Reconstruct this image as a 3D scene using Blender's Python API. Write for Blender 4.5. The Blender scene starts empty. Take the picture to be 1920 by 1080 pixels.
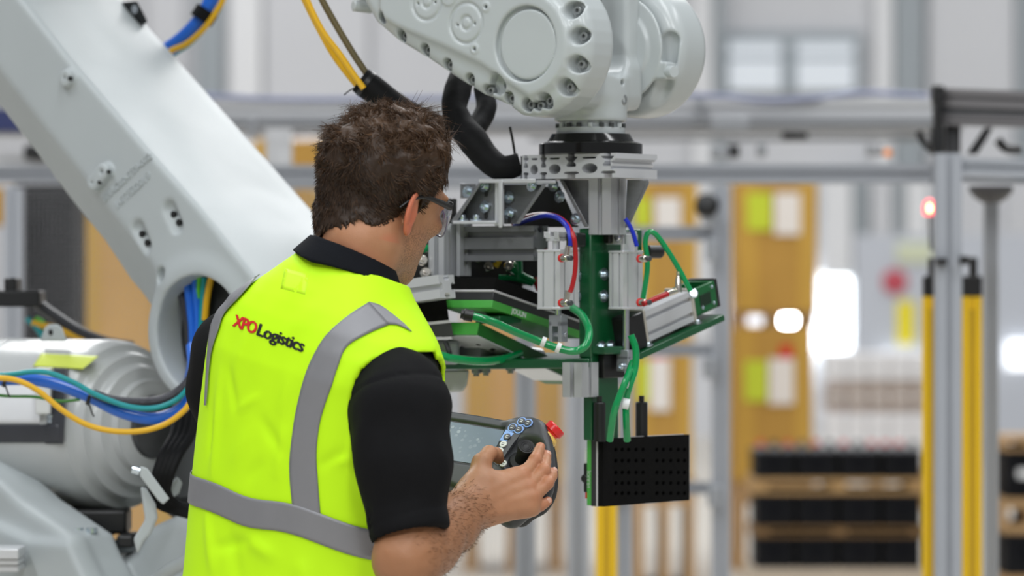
import bpy, bmesh, math, random
import numpy as np
from mathutils import Vector, Matrix

random.seed(7)
rng = np.random.default_rng(7)
SC = bpy.context.scene
COL = SC.collection

# ------------------------------------------------------------------ camera, light, exposure
CAMZ = 1.55
FPX = 7200.0                      # focal length in pixels of the 1920 wide frame
cam = bpy.data.cameras.new('camera')
cam.lens = 135.0
cam.sensor_width = 36.0
cam.clip_end = 300
cam.dof.use_dof = True
cam.dof.focus_distance = 5.88
cam.dof.aperture_fstop = 3.7
cam_ob = bpy.data.objects.new('camera', cam)
COL.objects.link(cam_ob)
cam_ob.location = (0, 0, CAMZ)
cam_ob.rotation_euler = (math.radians(90), 0, 0)
SC.camera = cam_ob

SC.view_settings.view_transform = 'Standard'
SC.view_settings.look = 'None'
SC.view_settings.exposure = 0.0
SC.view_settings.gamma = 1.0
SC.view_settings.use_curve_mapping = False

world = bpy.data.worlds.new('world')
SC.world = world
world.use_nodes = True
wbg = world.node_tree.nodes['Background']
wbg.inputs[0].default_value = (0.92, 0.96, 1.0, 1)
wbg.inputs[1].default_value = 0.27


def area_light(name, loc, size, power, rot=(0, 0, 0), color=(1, 1, 1)):
    l = bpy.data.lights.new(name, 'AREA')
    l.shape = 'RECTANGLE'
    l.size, l.size_y = size
    l.energy = power
    l.color = color
    o = bpy.data.objects.new(name, l)
    o.location = loc
    o.rotation_euler = rot
    COL.objects.link(o)
    return o


# hall luminaires above the cell; last two added behind camera to brighten front faces
for (lx, ly, pw) in [(-4.0, 4.0, 170), (0.5, 3.0, 180), (4.5, 5.0, 170), (-3.0, 10.0, 170), (2.0, 10.0, 150), (-3.5, -4.0, 560), (1.5, -4.5, 540)]:
    area_light('hall_and_fill_light', (lx, ly, 7.5), (0.7, 5.0), pw, color=(0.96, 0.985, 1.0))
for (lx, ly, pw) in [(-4, 17, 400), (3.5, 17, 430), (-4, 26, 420), (4, 26, 420), (-3, 35, 260), (6, 34, 260)]:
    area_light('hall_and_fill_light', (lx, ly, 8.5), (2.0, 7.0), pw)


# ------------------------------------------------------------------ pixel and frame helpers
def P(px, py, D):
    """point of the place seen at that pixel, D metres into the hall"""
    return Vector(((px - 960) / FPX * D, D, CAMZ + (540 - py) / FPX * D))


class Frame:
    """local axes a (right and nearer), b (right and deeper), c (up) about an origin"""
    def __init__(self, origin, deg):
        self.o = Vector(origin)
        t = math.radians(deg)
        self.cs, self.sn = math.cos(t), math.sin(t)
        self.u = Vector((self.cs, -self.sn, 0))
        self.v = Vector((self.sn, self.cs, 0))
        self.w = Vector((0, 0, 1))
        m = Matrix((self.u, self.v, self.w)).transposed().to_4x4()
        m.translation = self.o
        self.m = m

    def at(self, px, py, b=0.0):
        q = (px - 960) / FPX
        a = (q * (self.o.y + b * self.cs) - self.o.x - b * self.sn) / (self.cs + q * self.sn)
        D = self.o.y - a * self.sn + b * self.cs
        return Vector((a, b, CAMZ + (540 - py) / FPX * D - self.o.z))

    def ata(self, px, py, a=0.0):
        q = (px - 960) / FPX
        b = (self.o.x + a * self.cs - q * (self.o.y - a * self.sn)) / (q * self.cs - self.sn)
        D = self.o.y - a * self.sn + b * self.cs
        return Vector((a, b, CAMZ + (540 - py) / FPX * D - self.o.z))

    def W(self, p):
        return self.m @ Vector(p)


# ------------------------------------------------------------------ materials
MATS = {}


def mat(name, col, rough=0.5, metal=0.0, noise=0.0, nscale=30.0, bump=0.0, bscale=200.0, spec=0.5,
        emit=None, estr=0.0, alpha=1.0, trans=0.0, coat=0.0, sss=0.0, stretch=None, rvar=0.0):
    if name in MATS:
        return MATS[name]
    m = bpy.data.materials.new(name)
    m.use_nodes = True
    nt = m.node_tree
    b = nt.nodes['Principled BSDF']
    c = tuple(col) + (1,)
    b.inputs['Base Color'].default_value = c
    b.inputs['Roughness'].default_value = rough
    b.inputs['Metallic'].default_value = metal
    b.inputs['Specular IOR Level'].default_value = spec
    if coat:
        b.inputs['Coat Weight'].default_value = coat
        b.inputs['Coat Roughness'].default_value = 0.12
    if sss:
        b.inputs['Subsurface Weight'].default_value = sss
        b.inputs['Subsurface Radius'].default_value = (0.012, 0.004, 0.002)
        b.inputs['Subsurface Scale'].default_value = 1.0
    if trans:
        b.inputs['Transmission Weight'].default_value = trans
    if alpha < 1:
        b.inputs['Alpha'].default_value = alpha
    if emit is not None:
        b.inputs['Emission Color'].default_value = tuple(emit) + (1,)
        b.inputs['Emission Strength'].default_value = estr
    tc = nt.nodes.new('ShaderNodeTexCoord')
    src = tc.outputs['Object']
    if stretch:
        mp = nt.nodes.new('ShaderNodeMapping')
        mp.inputs['Scale'].default_value = stretch
        nt.links.new(src, mp.inputs['Vector'])
        src = mp.outputs['Vector']
    if noise or rvar:
        n = nt.nodes.new('ShaderNodeTexNoise')
        n.inputs['Scale'].default_value = nscale
        n.inputs['Detail'].default_value = 5
        nt.links.new(src, n.inputs['Vector'])
        if noise:
            mx = nt.nodes.new('ShaderNodeMix')
            mx.data_type = 'RGBA'
            mx.inputs['A'].default_value = tuple(min(1, x * (1 + noise)) for x in col) + (1,)
            mx.inputs['B'].default_value = tuple(max(0, x * (1 - noise)) for x in col) + (1,)
            nt.links.new(n.outputs['Fac'], mx.inputs['Factor'])
            nt.links.new(mx.outputs['Result'], b.inputs['Base Color'])
        if rvar:
            mr = nt.nodes.new('ShaderNodeMapRange')
            mr.inputs['To Min'].default_value = max(0.02, rough - rvar)
            mr.inputs['To Max'].default_value = min(1, rough + rvar)
            nt.links.new(n.outputs['Fac'], mr.inputs['Value'])
            nt.links.new(mr.outputs['Result'], b.inputs['Roughness'])
    if bump:
        n2 = nt.nodes.new('ShaderNodeTexNoise')
        n2.inputs['Scale'].default_value = bscale
        n2.inputs['Detail'].default_value = 4
        nt.links.new(src, n2.inputs['Vector'])
        bp = nt.nodes.new('ShaderNodeBump')
        bp.inputs['Strength'].default_value = bump
        bp.inputs['Distance'].default_value = 0.002
        nt.links.new(n2.outputs['Fac'], bp.inputs['Height'])
        nt.links.new(bp.outputs['Normal'], b.inputs['Normal'])
    MATS[name] = m
    return m


M_PAINT = mat('robot_grey_paint', (0.42, 0.455, 0.465), 0.46, noise=0.05, nscale=6, bump=0.10, bscale=140, rvar=0.08)
M_PAINT2 = mat('wrist_grey_paint', (0.47, 0.505, 0.51), 0.27, noise=0.03, nscale=9, bump=0.03, bscale=90)
M_ALU = mat('anodised_aluminium', (0.66, 0.67, 0.69), 0.34, 0.45, noise=0.05, nscale=25, rvar=0.06)
M_ALUP = mat('profile_aluminium', (0.52, 0.53, 0.55), 0.40, 0.45, noise=0.05, nscale=14)
M_BRUSH = mat('milled_aluminium_plate', (0.27, 0.275, 0.285), 0.36, 0.75, noise=0.2, nscale=30, rvar=0.1, stretch=(1, 1, 6))
M_ZINC = mat('zinc_plated_bolt', (0.62, 0.70, 0.76), 0.22, 0.95)
M_NICKEL = mat('nickel_fitting', (0.66, 0.62, 0.55), 0.2, 0.95)
M_STEEL = mat('bright_steel_rod', (0.62, 0.63, 0.67), 0.2, 0.95)
M_BLK = mat('black_plastic', (0.0055, 0.0055, 0.006), 0.4, noise=0.3, nscale=30)
M_BLKM = mat('black_anodised', (0.010, 0.010, 0.011), 0.25, 0.0, noise=0.2, nscale=30)
M_HOLE = mat('hole_shade', (0.01, 0.01, 0.01), 0.8, noise=0.2)  # flat dark colour in place of the shade inside holes
M_FOAM = mat('black_foam', (0.0045, 0.0045, 0.0045), 0.95, spec=0.12, noise=0.4, nscale=120, bump=0.8, bscale=500)
M_DGREEN = mat('dark_green_paint', (0.002, 0.075, 0.022), 0.28, noise=0.15, nscale=12, coat=0.3)
M_LGREEN = mat('light_green_paint', (0.065, 0.36, 0.055), 0.4, noise=0.08, nscale=12)
M_GTUBE = mat('green_air_tube', (0.0, 0.25, 0.07), 0.2, noise=0.05, coat=0.25)
M_BTUBE = mat('blue_air_tube', (0.005, 0.02, 0.42), 0.35, noise=0.05)
M_RTUBE = mat('red_air_tube', (0.36, 0.004, 0.008), 0.33, noise=0.05)
M_RED = mat('red_plastic', (0.65, 0.012, 0.012), 0.3, noise=0.05)
M_YELLOW = mat('safety_yellow', (0.85, 0.53, 0.002), 0.45, noise=0.04, nscale=8)
M_YCABLE = mat('yellow_cable', (0.72, 0.40, 0.004), 0.38, noise=0.08, nscale=30)
M_BCABLE = mat('blue_cable', (0.01, 0.13, 0.62), 0.3, noise=0.1, nscale=30, coat=0.3)
M_TCABLE = mat('turquoise_cable', (0.0, 0.26, 0.28), 0.35, noise=0.1, nscale=30)
M_OCABLE = mat('olive_cable', (0.11, 0.085, 0.03), 0.45, noise=0.2, nscale=40)
M_KCABLE = mat('dark_grey_cable', (0.03, 0.03, 0.035), 0.4, noise=0.2, nscale=40)
M_SLEEVE = mat('black_cable_sleeve', (0.0035, 0.0035, 0.004), 0.7, noise=0.4, nscale=60, bump=1.0, bscale=45, spec=0.2)
M_WHITE = mat('white_plastic', (0.78, 0.79, 0.80), 0.4, noise=0.03)
M_LABELY = mat('yellow_label_print', (0.62, 0.72, 0.10), 0.4, noise=0.06, nscale=12)
M_CARD = mat('cardboard', (0.47, 0.27, 0.065), 0.8, noise=0.12, nscale=4, spec=0.2)
M_CARDP = mat('pale_cardboard', (0.58, 0.34, 0.11), 0.8, noise=0.15, nscale=4, spec=0.2)


# ------------------------------------------------------------------ mesh building
def link(o, parent=None):
    COL.objects.link(o)
    if parent is not None:
        o.parent = parent
        pm = parent
        base = Vector((0, 0, 0))
        while pm is not None:
            base = base + Vector(pm.location)
            pm = pm.parent if pm.parent else None
        o.matrix_parent_inverse = Matrix.Translation(-Vector(parent['base'])) if 'base' in parent.keys() else Matrix()
    return o


def thing(name, label, cat, base, group=None):
    o = bpy.data.objects.new(name, None)
    o.empty_display_size = 0.05
    o.location = base
    o['base'] = tuple(base)
    o['label'] = label
    o['category'] = cat
    if group:
        o['group'] = group
    COL.objects.link(o)
    return o


def tag(o, label, cat=None, group=None):
    o['label'] = label
    if cat:
        o['category'] = cat
    if group:
        o['group'] = group
    return o


def np_mesh(name, V, Q, smooth=True):
    """mesh from arrays of vertices and equal sized faces"""
    V = np.asarray(V, np.float32)
    Q = np.asarray(Q, np.int32)
    me = bpy.data.meshes.new(name)
    k = Q.shape[1]
    me.vertices.add(len(V))
    me.vertices.foreach_set('co', V.ravel())
    me.loops.add(Q.size)
    me.loops.foreach_set('vertex_index', Q.ravel())
    me.polygons.add(len(Q))
    me.polygons.foreach_set('loop_start', np.arange(0, Q.size, k, dtype=np.int32))
    me.polygons.foreach_set('use_smooth', np.full(len(Q), smooth))
    me.update(calc_edges=True)
    return me


def catmull(pts, n=8):
    pts = [Vector(p) for p in pts]
    if len(pts) < 3:
        return pts
    q = [2 * pts[0] - pts[1]] + pts + [2 * pts[-1] - pts[-2]]
    out = []
    for i in range(1, len(q) - 2):
        p0, p1, p2, p3 = q[i - 1:i + 3]
        for k in range(n):
            t = k / n
            out.append(0.5 * ((2 * p1) + (p2 - p0) * t + (2 * p0 - 5 * p1 + 4 * p2 - p3) * t * t
                              + (3 * p1 - p0 - 3 * p2 + p3) * t ** 3))
    out.append(pts[-1])
    return out


class MB:
    def __init__(self, frame=None):
        self.v, self.f = [], []
        self.fr = frame

    def _add(self, vs, fs):
        n = len(self.v)
        self.v += [tuple(self.fr.W(p)) if self.fr else tuple(p) for p in vs]
        self.f += [tuple(i + n for i in f) for f in fs]
        return self

    def box(self, c, h, R=None):
        c = Vector(c)
        vs = []
        for sx in (-1, 1):
            for sy in (-1, 1):
                for sz in (-1, 1):
                    p = Vector((sx * h[0], sy * h[1], sz * h[2]))
                    vs.append(c + (R @ p if R else p))
        return self._add(vs, [(0, 1, 3, 2), (4, 6, 7, 5), (0, 4, 5, 1), (2, 3, 7, 6), (0, 2, 6, 4), (1, 5, 7, 3)])

    def box2(self, lo, hi):
        lo, hi = Vector(lo), Vector(hi)
        lo, hi = Vector(map(min, lo, hi)), Vector(map(max, lo, hi))
        return self.box((lo + hi) / 2, (hi - lo) / 2)

    def rings(self, rings, cap=True):
        n = len(rings[0])
        vs = [p for r in rings for p in r]
        fs = []
        for i in range(len(rings) - 1):
            for j in range(n):
                k = (j + 1) % n
                fs.append((i * n + j, i * n + k, (i + 1) * n + k, (i + 1) * n + j))
        if cap:
            fs.append(tuple(range(n - 1, -1, -1)))
            fs.append(tuple(range((len(rings) - 1) * n, len(rings) * n)))
        return self._add(vs, fs)

    def lathe(self, a, axis, prof, n=24, cap=True):
        """profile of (distance along axis, radius)"""
        a, axis = Vector(a), Vector(axis).normalized()
        x = axis.orthogonal().normalized()
        y = axis.cross(x)
        rr = []
        for (d, r) in prof:
            rr.append([a + axis * d + (x * math.cos(2 * math.pi * j / n) + y * math.sin(2 * math.pi * j / n)) * max(r, 1e-5)
                       for j in range(n)])
        return self.rings(rr, cap)

    def cyl(self, a, b, r, r2=None, n=16):
        a, b = Vector(a), Vector(b)
        return self.lathe(a, b - a, [(0, r), ((b - a).length, r if r2 is None else r2)], n)

    def tube(self, pts, r, n=10, sm=8):
        pts = catmull(pts, sm) if sm else [Vector(p) for p in pts]
        rs = r if isinstance(r, (list, tuple)) else None
        t0 = (pts[1] - pts[0]).normalized()
        x = t0.orthogonal().normalized()
        rr = []
        for i, p in enumerate(pts):
            t = (pts[min(i + 1, len(pts) - 1)] - pts[max(i - 1, 0)]).normalized()
            x = (x - t * x.dot(t)).normalized()
            y = t.cross(x)
            if rs:
                f = i / (len(pts) - 1) * (len(rs) - 1)
                k = min(int(f), len(rs) - 2)
                rad = rs[k] + (rs[k + 1] - rs[k]) * (f - k)
            else:
                rad = r
            rr.append([p + (x * math.cos(2 * math.pi * j / n) + y * math.sin(2 * math.pi * j / n)) * rad for j in range(n)])
        return self.rings(rr)

    def prism(self, poly, fn, z0, z1):
        """polygon of 2-d points; fn(x, y, z) gives the 3-d point"""
        n = len(poly)
        vs = [fn(x, y, z0) for x, y in poly] + [fn(x, y, z1) for x, y in poly]
        fs = [tuple(range(n - 1, -1, -1)), tuple(range(n, 2 * n))]
        for j in range(n):
            k = (j + 1) % n
            fs.append((j, k, n + k, n + j))
        return self._add(vs, fs)

    def raw(self, vs, fs):
        return self._add(vs, fs)

    def build(self, name, m, parent=None, bevel=0.0, seg=2, smooth=True, angle=35, local=False, label=None):
        me = bpy.data.meshes.new(name)
        me.from_pydata(self.v, [], self.f)
        bm = bmesh.new()
        bm.from_mesh(me)
        bmesh.ops.recalc_face_normals(bm, faces=bm.faces)
        bm.to_mesh(me)
        bm.free()
        if smooth:
            me.polygons.foreach_set('use_smooth', [True] * len(me.polygons))
            me.set_sharp_from_angle(angle=math.radians(angle))
        me.materials.append(m)
        o = bpy.data.objects.new(name, me)
        if local:
            COL.objects.link(o)
            o.parent = parent
        else:
            link_child(o, parent)
        if bevel:
            md = o.modifiers.new('edge', 'BEVEL')
            md.width = bevel
            md.segments = seg
            md.limit_method = 'ANGLE'
            md.angle_limit = math.radians(40)
        if label:
            o['label'] = label
        return o


def world_base(o):
    b = Vector((0, 0, 0))
    while o is not None:
        b = b + Vector(o.location)
        o = o.parent
    return b


def link_child(o, parent):
    """link an object whose mesh is in world coordinates under a parent standing elsewhere"""
    COL.objects.link(o)
    if parent is not None:
        o.parent = parent
        root = parent
        while root.parent is not None:
            root = root.parent
        if parent is root:
            o.matrix_parent_inverse = Matrix.Translation(-Vector(root.location))
    return o


def mesh_obj(name, me, m, parent=None):
    me.materials.append(m)
    o = bpy.data.objects.new(name, me)
    return link_child(o, parent)


def curve_fill(outlines, depth, bev=0.0):
    """flat outlines (first the outer one, then holes) extruded: vertices and faces"""
    cu = bpy.data.curves.new('tmp', 'CURVE')
    cu.dimensions = '2D'
    cu.fill_mode = 'BOTH'
    cu.extrude = depth / 2
    cu.bevel_depth = bev
    for pts in outlines:
        sp = cu.splines.new('POLY')
        sp.points.add(len(pts) - 1)
        for i, (x, y) in enumerate(pts):
            sp.points[i].co = (x, y, 0, 1)
        sp.use_cyclic_u = True
    ob = bpy.data.objects.new('tmp', cu)
    COL.objects.link(ob)
    dg = bpy.context.evaluated_depsgraph_get()
    ev = ob.evaluated_get(dg)
    me = ev.to_mesh()
    vs = [Vector(v.co) for v in me.vertices]
    fs = [tuple(p.vertices) for p in me.polygons]
    ev.to_mesh_clear()
    bpy.data.objects.remove(ob)
    bpy.data.curves.remove(cu)
    return vs, fs


def text_geo(s, size=1.0, shear=0.0, offset=0.0, depth=0.0, space=1.0, align='CENTER', res=4):
    cu = bpy.data.curves.new('tmp', 'FONT')
    cu.body = s
    cu.size = size
    cu.shear = shear
    cu.offset = offset
    cu.extrude = depth / 2
    cu.space_character = space
    cu.align_x = align
    cu.align_y = 'CENTER'
    cu.resolution_u = res
    ob = bpy.data.objects.new('tmp', cu)
    COL.objects.link(ob)
    dg = bpy.context.evaluated_depsgraph_get()
    ev = ob.evaluated_get(dg)
    me = ev.to_mesh()
    vs = [Vector(v.co) for v in me.vertices]
    fs = [tuple(p.vertices) for p in me.polygons]
    ev.to_mesh_clear()
    bpy.data.objects.remove(ob)
    bpy.data.curves.remove(cu)
    return vs, fs


def circ(cx, cy, rx, ry=None, n=24):
    ry = rx if ry is None else ry
    return [(cx + rx * math.cos(2 * math.pi * i / n), cy + ry * math.sin(2 * math.pi * i / n)) for i in range(n)]


def tslot(w, h, nx=1, ny=1, sw=0.010, sd=0.009, iw=0.018):
    """outline of an extruded T-slot section w x h"""
    pts = []

    def side(x0, y0, dx, dy, L, n):
        nx_, ny_ = dy, -dx        # outward is right of travel; inward is the negative
        ix, iy = -nx_, -ny_
        m = L / n
        for k in range(n):
            c = m * (k + 0.5)
            for t, d in ((c - sw / 2, 0), (c - sw / 2, sd * .35), (c - iw / 2, sd * .35), (c - iw / 2, sd * .6), (c - sw / 2, sd),
                         (c + sw / 2, sd), (c + iw / 2, sd * .6), (c + iw / 2, sd * .35), (c + sw / 2, sd * .35), (c + sw / 2, 0)):
                pts.append((x0 + dx * t + ix * d, y0 + dy * t + iy * d))
    for (x0, y0, dx, dy, L, n) in ((-w / 2, -h / 2, 1, 0, w, nx), (w / 2, -h / 2, 0, 1, h, ny), (w / 2, h / 2, -1, 0, w, nx), (-w / 2, h / 2, 0, -1, h, ny)):
        pts.append((x0, y0))
        side(x0, y0, dx, dy, L, n)
    return pts


def profile_beam(mb, p0, p1, w, h, up=(0, 0, 1), nx=1, ny=1, **k):
    """T-slot beam from p0 to p1; w across, h along up"""
    p0, p1 = Vector(p0), Vector(p1)
    t = (p1 - p0).normalized()
    up = Vector(up)
    up = (up - t * up.dot(t)).normalized()
    x = t.cross(up)
    L = (p1 - p0).length
    mb.prism(tslot(w, h, nx, ny, **k), lambda a, b, z: p0 + x * a + up * b + t * z, 0, L)
    return mb


def bolt(mb, p, n, r=0.006, h=0.006, washer=True):
    p, n = Vector(p), Vector(n).normalized()
    if washer:
        mb.lathe(p, n, [(0, r * 1.75), (h * .25, r * 1.75)], 16)
    mb.lathe(p, n, [(0, r), (h * .85, r), (h, r * .85), (h, r * .5), (h * .5, r * .48)], 14)


# ------------------------------------------------------------------ signed distance volumes
class Vol:
    def __init__(self, lo, hi, h):
        self.lo = np.array(lo, np.float32)
        self.h = h
        self.n = np.ceil((np.array(hi) - np.array(lo)) / h).astype(int) + 1
        self.d = np.full(self.n, 0.5, np.float32)

    def sub(self, lo, hi):
        i0 = np.clip(np.floor((np.array(lo) - self.lo) / self.h).astype(int), 0, self.n - 1)
        i1 = np.clip(np.ceil((np.array(hi) - self.lo) / self.h).astype(int) + 1, 1, self.n)
        sl = tuple(slice(a, b) for a, b in zip(i0, i1))
        g = [self.lo[k] + self.h * np.arange(i0[k], i1[k], dtype=np.float32) for k in range(3)]
        X, Y, Z = np.meshgrid(*g, indexing='ij', sparse=True)
        return sl, X, Y, Z

    def put(self, fn, lo, hi, k=0.0, op='add', pad=0.02):
        sl, X, Y, Z = self.sub(np.array(lo) - pad - k, np.array(hi) + pad + k)
        if 0 in self.d[sl].shape:
            return self
        e = fn(X, Y, Z).astype(np.float32)
        d = self.d[sl]
        if op == 'add':
            if k:
                hh = np.clip(0.5 + 0.5 * (e - d) / k, 0, 1)
                r = e + (d - e) * hh - k * hh * (1 - hh)
                r = np.minimum(r, d)
            else:
                r = np.minimum(d, e)
        elif op == 'cut':
            e = -e
            if k:
                hh = np.clip(0.5 - 0.5 * (e - d) / k, 0, 1)
                r = e + (d - e) * hh + k * hh * (1 - hh)
                r = np.maximum(r, d)
            else:
                r = np.maximum(d, e)
        self.d[sl] = r
        return self

    def cone(self, a, b, ra, rb=None, k=0.0, op='add'):
        a, b = np.array(a, np.float32), np.array(b, np.float32)
        rb = ra if rb is None else rb
        ba = b - a
        L2 = float(ba @ ba) + 1e-12

        def fn(X, Y, Z):
            px, py, pz = X - a[0], Y - a[1], Z - a[2]
            t = np.clip((px * ba[0] + py * ba[1] + pz * ba[2]) / L2, 0, 1)
            return np.sqrt((px - ba[0] * t) ** 2 + (py - ba[1] * t) ** 2 + (pz - ba[2] * t) ** 2) - (ra + (rb - ra) * t)
        R = max(ra, rb)
        return self.put(fn, np.minimum(a, b) - R, np.maximum(a, b) + R, k, op)

    def chain(self, pts, rs, k=0.0, op='add'):
        for i in range(len(pts) - 1):
            self.cone(pts[i], pts[i + 1], rs[i], rs[i + 1], k, op)
        return self

    def ell(self, c, r, R=None, k=0.0, op='add'):
        c, r = np.array(c, np.float32), np.array(r, np.float32)
        Rm = np.eye(3, dtype=np.float32) if R is None else np.array(R, np.float32)

        def fn(X, Y, Z):
            q = [X - c[0], Y - c[1], Z - c[2]]
            l = [q[0] * Rm[0, i] + q[1] * Rm[1, i] + q[2] * Rm[2, i] for i in range(3)]
            k0 = np.sqrt((l[0] / r[0]) ** 2 + (l[1] / r[1]) ** 2 + (l[2] / r[2]) ** 2)
            k1 = np.sqrt((l[0] / r[0] ** 2) ** 2 + (l[1] / r[1] ** 2) ** 2 + (l[2] / r[2] ** 2) ** 2) + 1e-9
            return k0 * (k0 - 1) / k1
        m = float(r.max())
        return self.put(fn, c - m, c + m, k, op)

    def cyl(self, a, b, r, rnd=0.002, k=0.0, op='add', r2=None):
        a, b = np.array(a, np.float32), np.array(b, np.float32)
        ax = b - a
        L = float(np.linalg.norm(ax))
        ax = ax / L

        def fn(X, Y, Z):
            px, py, pz = X - a[0], Y - a[1], Z - a[2]
            t = px * ax[0] + py * ax[1] + pz * ax[2]
            rad = np.sqrt(np.maximum(px * px + py * py + pz * pz - t * t, 0))
            rr = r if r2 is None else r + (r2 - r) * np.clip(t / L, 0, 1)
            dx = rad - rr + rnd
            dy = np.abs(t - L / 2) - L / 2 + rnd
            return np.minimum(np.maximum(dx, dy), 0) + np.sqrt(np.maximum(dx, 0) ** 2 + np.maximum(dy, 0) ** 2) - rnd
        R = max(r, r2 or 0)
        return self.put(fn, np.minimum(a, b) - R, np.maximum(a, b) + R, k, op)

    def box(self, c, hf, rnd=0.003, R=None, k=0.0, op='add'):
        c, hf = np.array(c, np.float32), np.array(hf, np.float32)
        Rm = np.eye(3, dtype=np.float32) if R is None else np.array(R, np.float32)

        def fn(X, Y, Z):
            q = [X - c[0], Y - c[1], Z - c[2]]
            l = [np.abs(q[0] * Rm[0, i] + q[1] * Rm[1, i] + q[2] * Rm[2, i]) - hf[i] + rnd for i in range(3)]
            out = np.sqrt(np.maximum(l[0], 0) ** 2 + np.maximum(l[1], 0) ** 2 + np.maximum(l[2], 0) ** 2)
            return out + np.minimum(np.maximum(np.maximum(l[0], l[1]), l[2]), 0) - rnd
        m = float(np.linalg.norm(hf)) if R is not None else hf
        return self.put(fn, c - m, c + m, k, op)

    def poly(self, pts, axis, t0, t1, rnd=0.004, k=0.0, op='add', cham=0.0):
        """polygon in the two other axes, extruded along axis from t0 to t1"""
        pts = np.array(pts, np.float32)
        ax2 = [i for i in range(3) if i != axis]
        lo, hi = np.zeros(3), np.zeros(3)
        lo[ax2], hi[ax2] = pts.min(0), pts.max(0)
        lo[axis], hi[axis] = t0, t1

        def fn(X, Y, Z):
            C = [X, Y, Z]
            p, q, t = C[ax2[0]], C[ax2[1]], C[axis]
            p, q = np.broadcast_arrays(p, q)
            d = np.full(p.shape, 1e9, np.float32)
            s = np.ones(p.shape, np.float32)
            n = len(pts)
            for i in range(n):
                a, b = pts[i], pts[i - 1]
                e = b - a
                w0, w1 = p - a[0], q - a[1]
                tt = np.clip((w0 * e[0] + w1 * e[1]) / (e @ e + 1e-12), 0, 1)
                d = np.minimum(d, (w0 - e[0] * tt) ** 2 + (w1 - e[1] * tt) ** 2)
                c1, c2, c3 = q >= a[1], q < b[1], e[0] * w1 > e[1] * w0
                f = (c1 & c2 & c3) | (~c1 & ~c2 & ~c3)
                s = np.where(f, -s, s)
            d2 = s * np.sqrt(d)
            dy = np.abs(t - (t0 + t1) / 2) - abs(t1 - t0) / 2 + rnd
            dx = d2 + rnd
            r = np.minimum(np.maximum(dx, dy), 0) + np.sqrt(np.maximum(dx, 0) ** 2 + np.maximum(dy, 0) ** 2) - rnd
            if cham:
                r = np.maximum(r, (d2 + np.abs(t - (t0 + t1) / 2) - abs(t1 - t0) / 2 + cham) * 0.7071)
            return r
        return self.put(fn, lo, hi, k, op)

    def sample(self, Pn):
        q = (np.asarray(Pn, np.float32) - self.lo) / self.h
        i = np.clip(np.floor(q).astype(int), 0, self.n - 2)
        f = np.clip(q - i, 0, 1)
        r = 0
        for dx in (0, 1):
            for dy in (0, 1):
                for dz in (0, 1):
                    w = (f[:, 0] if dx else 1 - f[:, 0]) * (f[:, 1] if dy else 1 - f[:, 1]) * (f[:, 2] if dz else 1 - f[:, 2])
                    r = r + w * self.d[i[:, 0] + dx, i[:, 1] + dy, i[:, 2] + dz]
        return r

    def project(self, Pn, dirn, off=0.0, steps=400):
        """march points along dirn until they meet the surface, stay off above it"""
        Pn = np.array(Pn, np.float32)
        dirn = np.array(dirn, np.float32)
        if dirn.ndim == 1:
            dirn = np.broadcast_to(dirn / np.linalg.norm(dirn), Pn.shape)
        act = np.ones(len(Pn), bool)
        for _ in range(steps):
            s = self.sample(Pn)
            act = s > off
            if not act.any():
                break
            st = np.clip((s - off) * 0.5, 0.0004, 0.02)
            Pn = np.where(act[:, None], Pn + dirn * st[:, None], Pn)
        return Pn

    def grad(self, Pn, e=0.004):
        g = []
        for k in range(3):
            o = np.zeros(3, np.float32)
            o[k] = e
            g.append(self.sample(Pn + o) - self.sample(Pn - o))
        g = np.stack(g, 1)
        return g / (np.linalg.norm(g, axis=1, keepdims=True) + 1e-9)

    def mesh(self):
        d = self.d
        d[0], d[-1] = np.maximum(d[0], 1e-4), np.maximum(d[-1], 1e-4)
        d[:, 0], d[:, -1] = np.maximum(d[:, 0], 1e-4), np.maximum(d[:, -1], 1e-4)
        d[:, :, 0], d[:, :, -1] = np.maximum(d[:, :, 0], 1e-4), np.maximum(d[:, :, -1], 1e-4)
        s = d < 0
        c = np.zeros(np.array(d.shape) - 1, np.int8)
        for a in (0, 1):
            for b in (0, 1):
                for e in (0, 1):
                    c += s[a:s.shape[0] - 1 + a, b:s.shape[1] - 1 + b, e:s.shape[2] - 1 + e]
        mask = (c > 0) & (c < 8)
        ijk = np.argwhere(mask)
        idx = np.full(mask.shape, -1, np.int32)
        idx[mask] = np.arange(len(ijk))
        acc = np.zeros((len(ijk), 3), np.float32)
        cnt = np.zeros(len(ijk), np.float32)
        I, J, K = ijk.T
        cor = [(a, b, e) for a in (0, 1) for b in (0, 1) for e in (0, 1)]
        val = {k: d[I + k[0], J + k[1], K + k[2]] for k in cor}
        for k in cor:
            for ax in range(3):
                if k[ax] == 0:
                    m = list(k)
                    m[ax] = 1
                    m = tuple(m)
                    va, vb = val[k], val[m]
                    x = (va < 0) != (vb < 0)
                    t = np.where(x, va / np.where(x, va - vb, 1), 0)
                    for q in range(3):
                        acc[:, q] += np.where(x, k[q] + (t if q == ax else 0), 0)
                    cnt += x
        V = (ijk + acc / cnt[:, None]) * self.h + self.lo
        quads = []
        for ax in range(3):
            o1, o2 = [(1, 2), (2, 0), (0, 1)][ax]
            sl0 = [slice(None)] * 3
            sl1 = [slice(None)] * 3
            sl0[ax], sl1[ax] = slice(0, -1), slice(1, None)
            ch = s[tuple(sl0)] != s[tuple(sl1)]
            e = np.argwhere(ch)
            ok = (e[:, o1] > 0) & (e[:, o2] > 0) & (e[:, o1] < d.shape[o1] - 1) & (e[:, o2] < d.shape[o2] - 1)
            e = e[ok]
            ins = s[e[:, 0], e[:, 1], e[:, 2]]
            A = e.copy(); A[:, o1] -= 1; A[:, o2] -= 1
            B = e.copy(); B[:, o2] -= 1
            C = e
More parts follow.
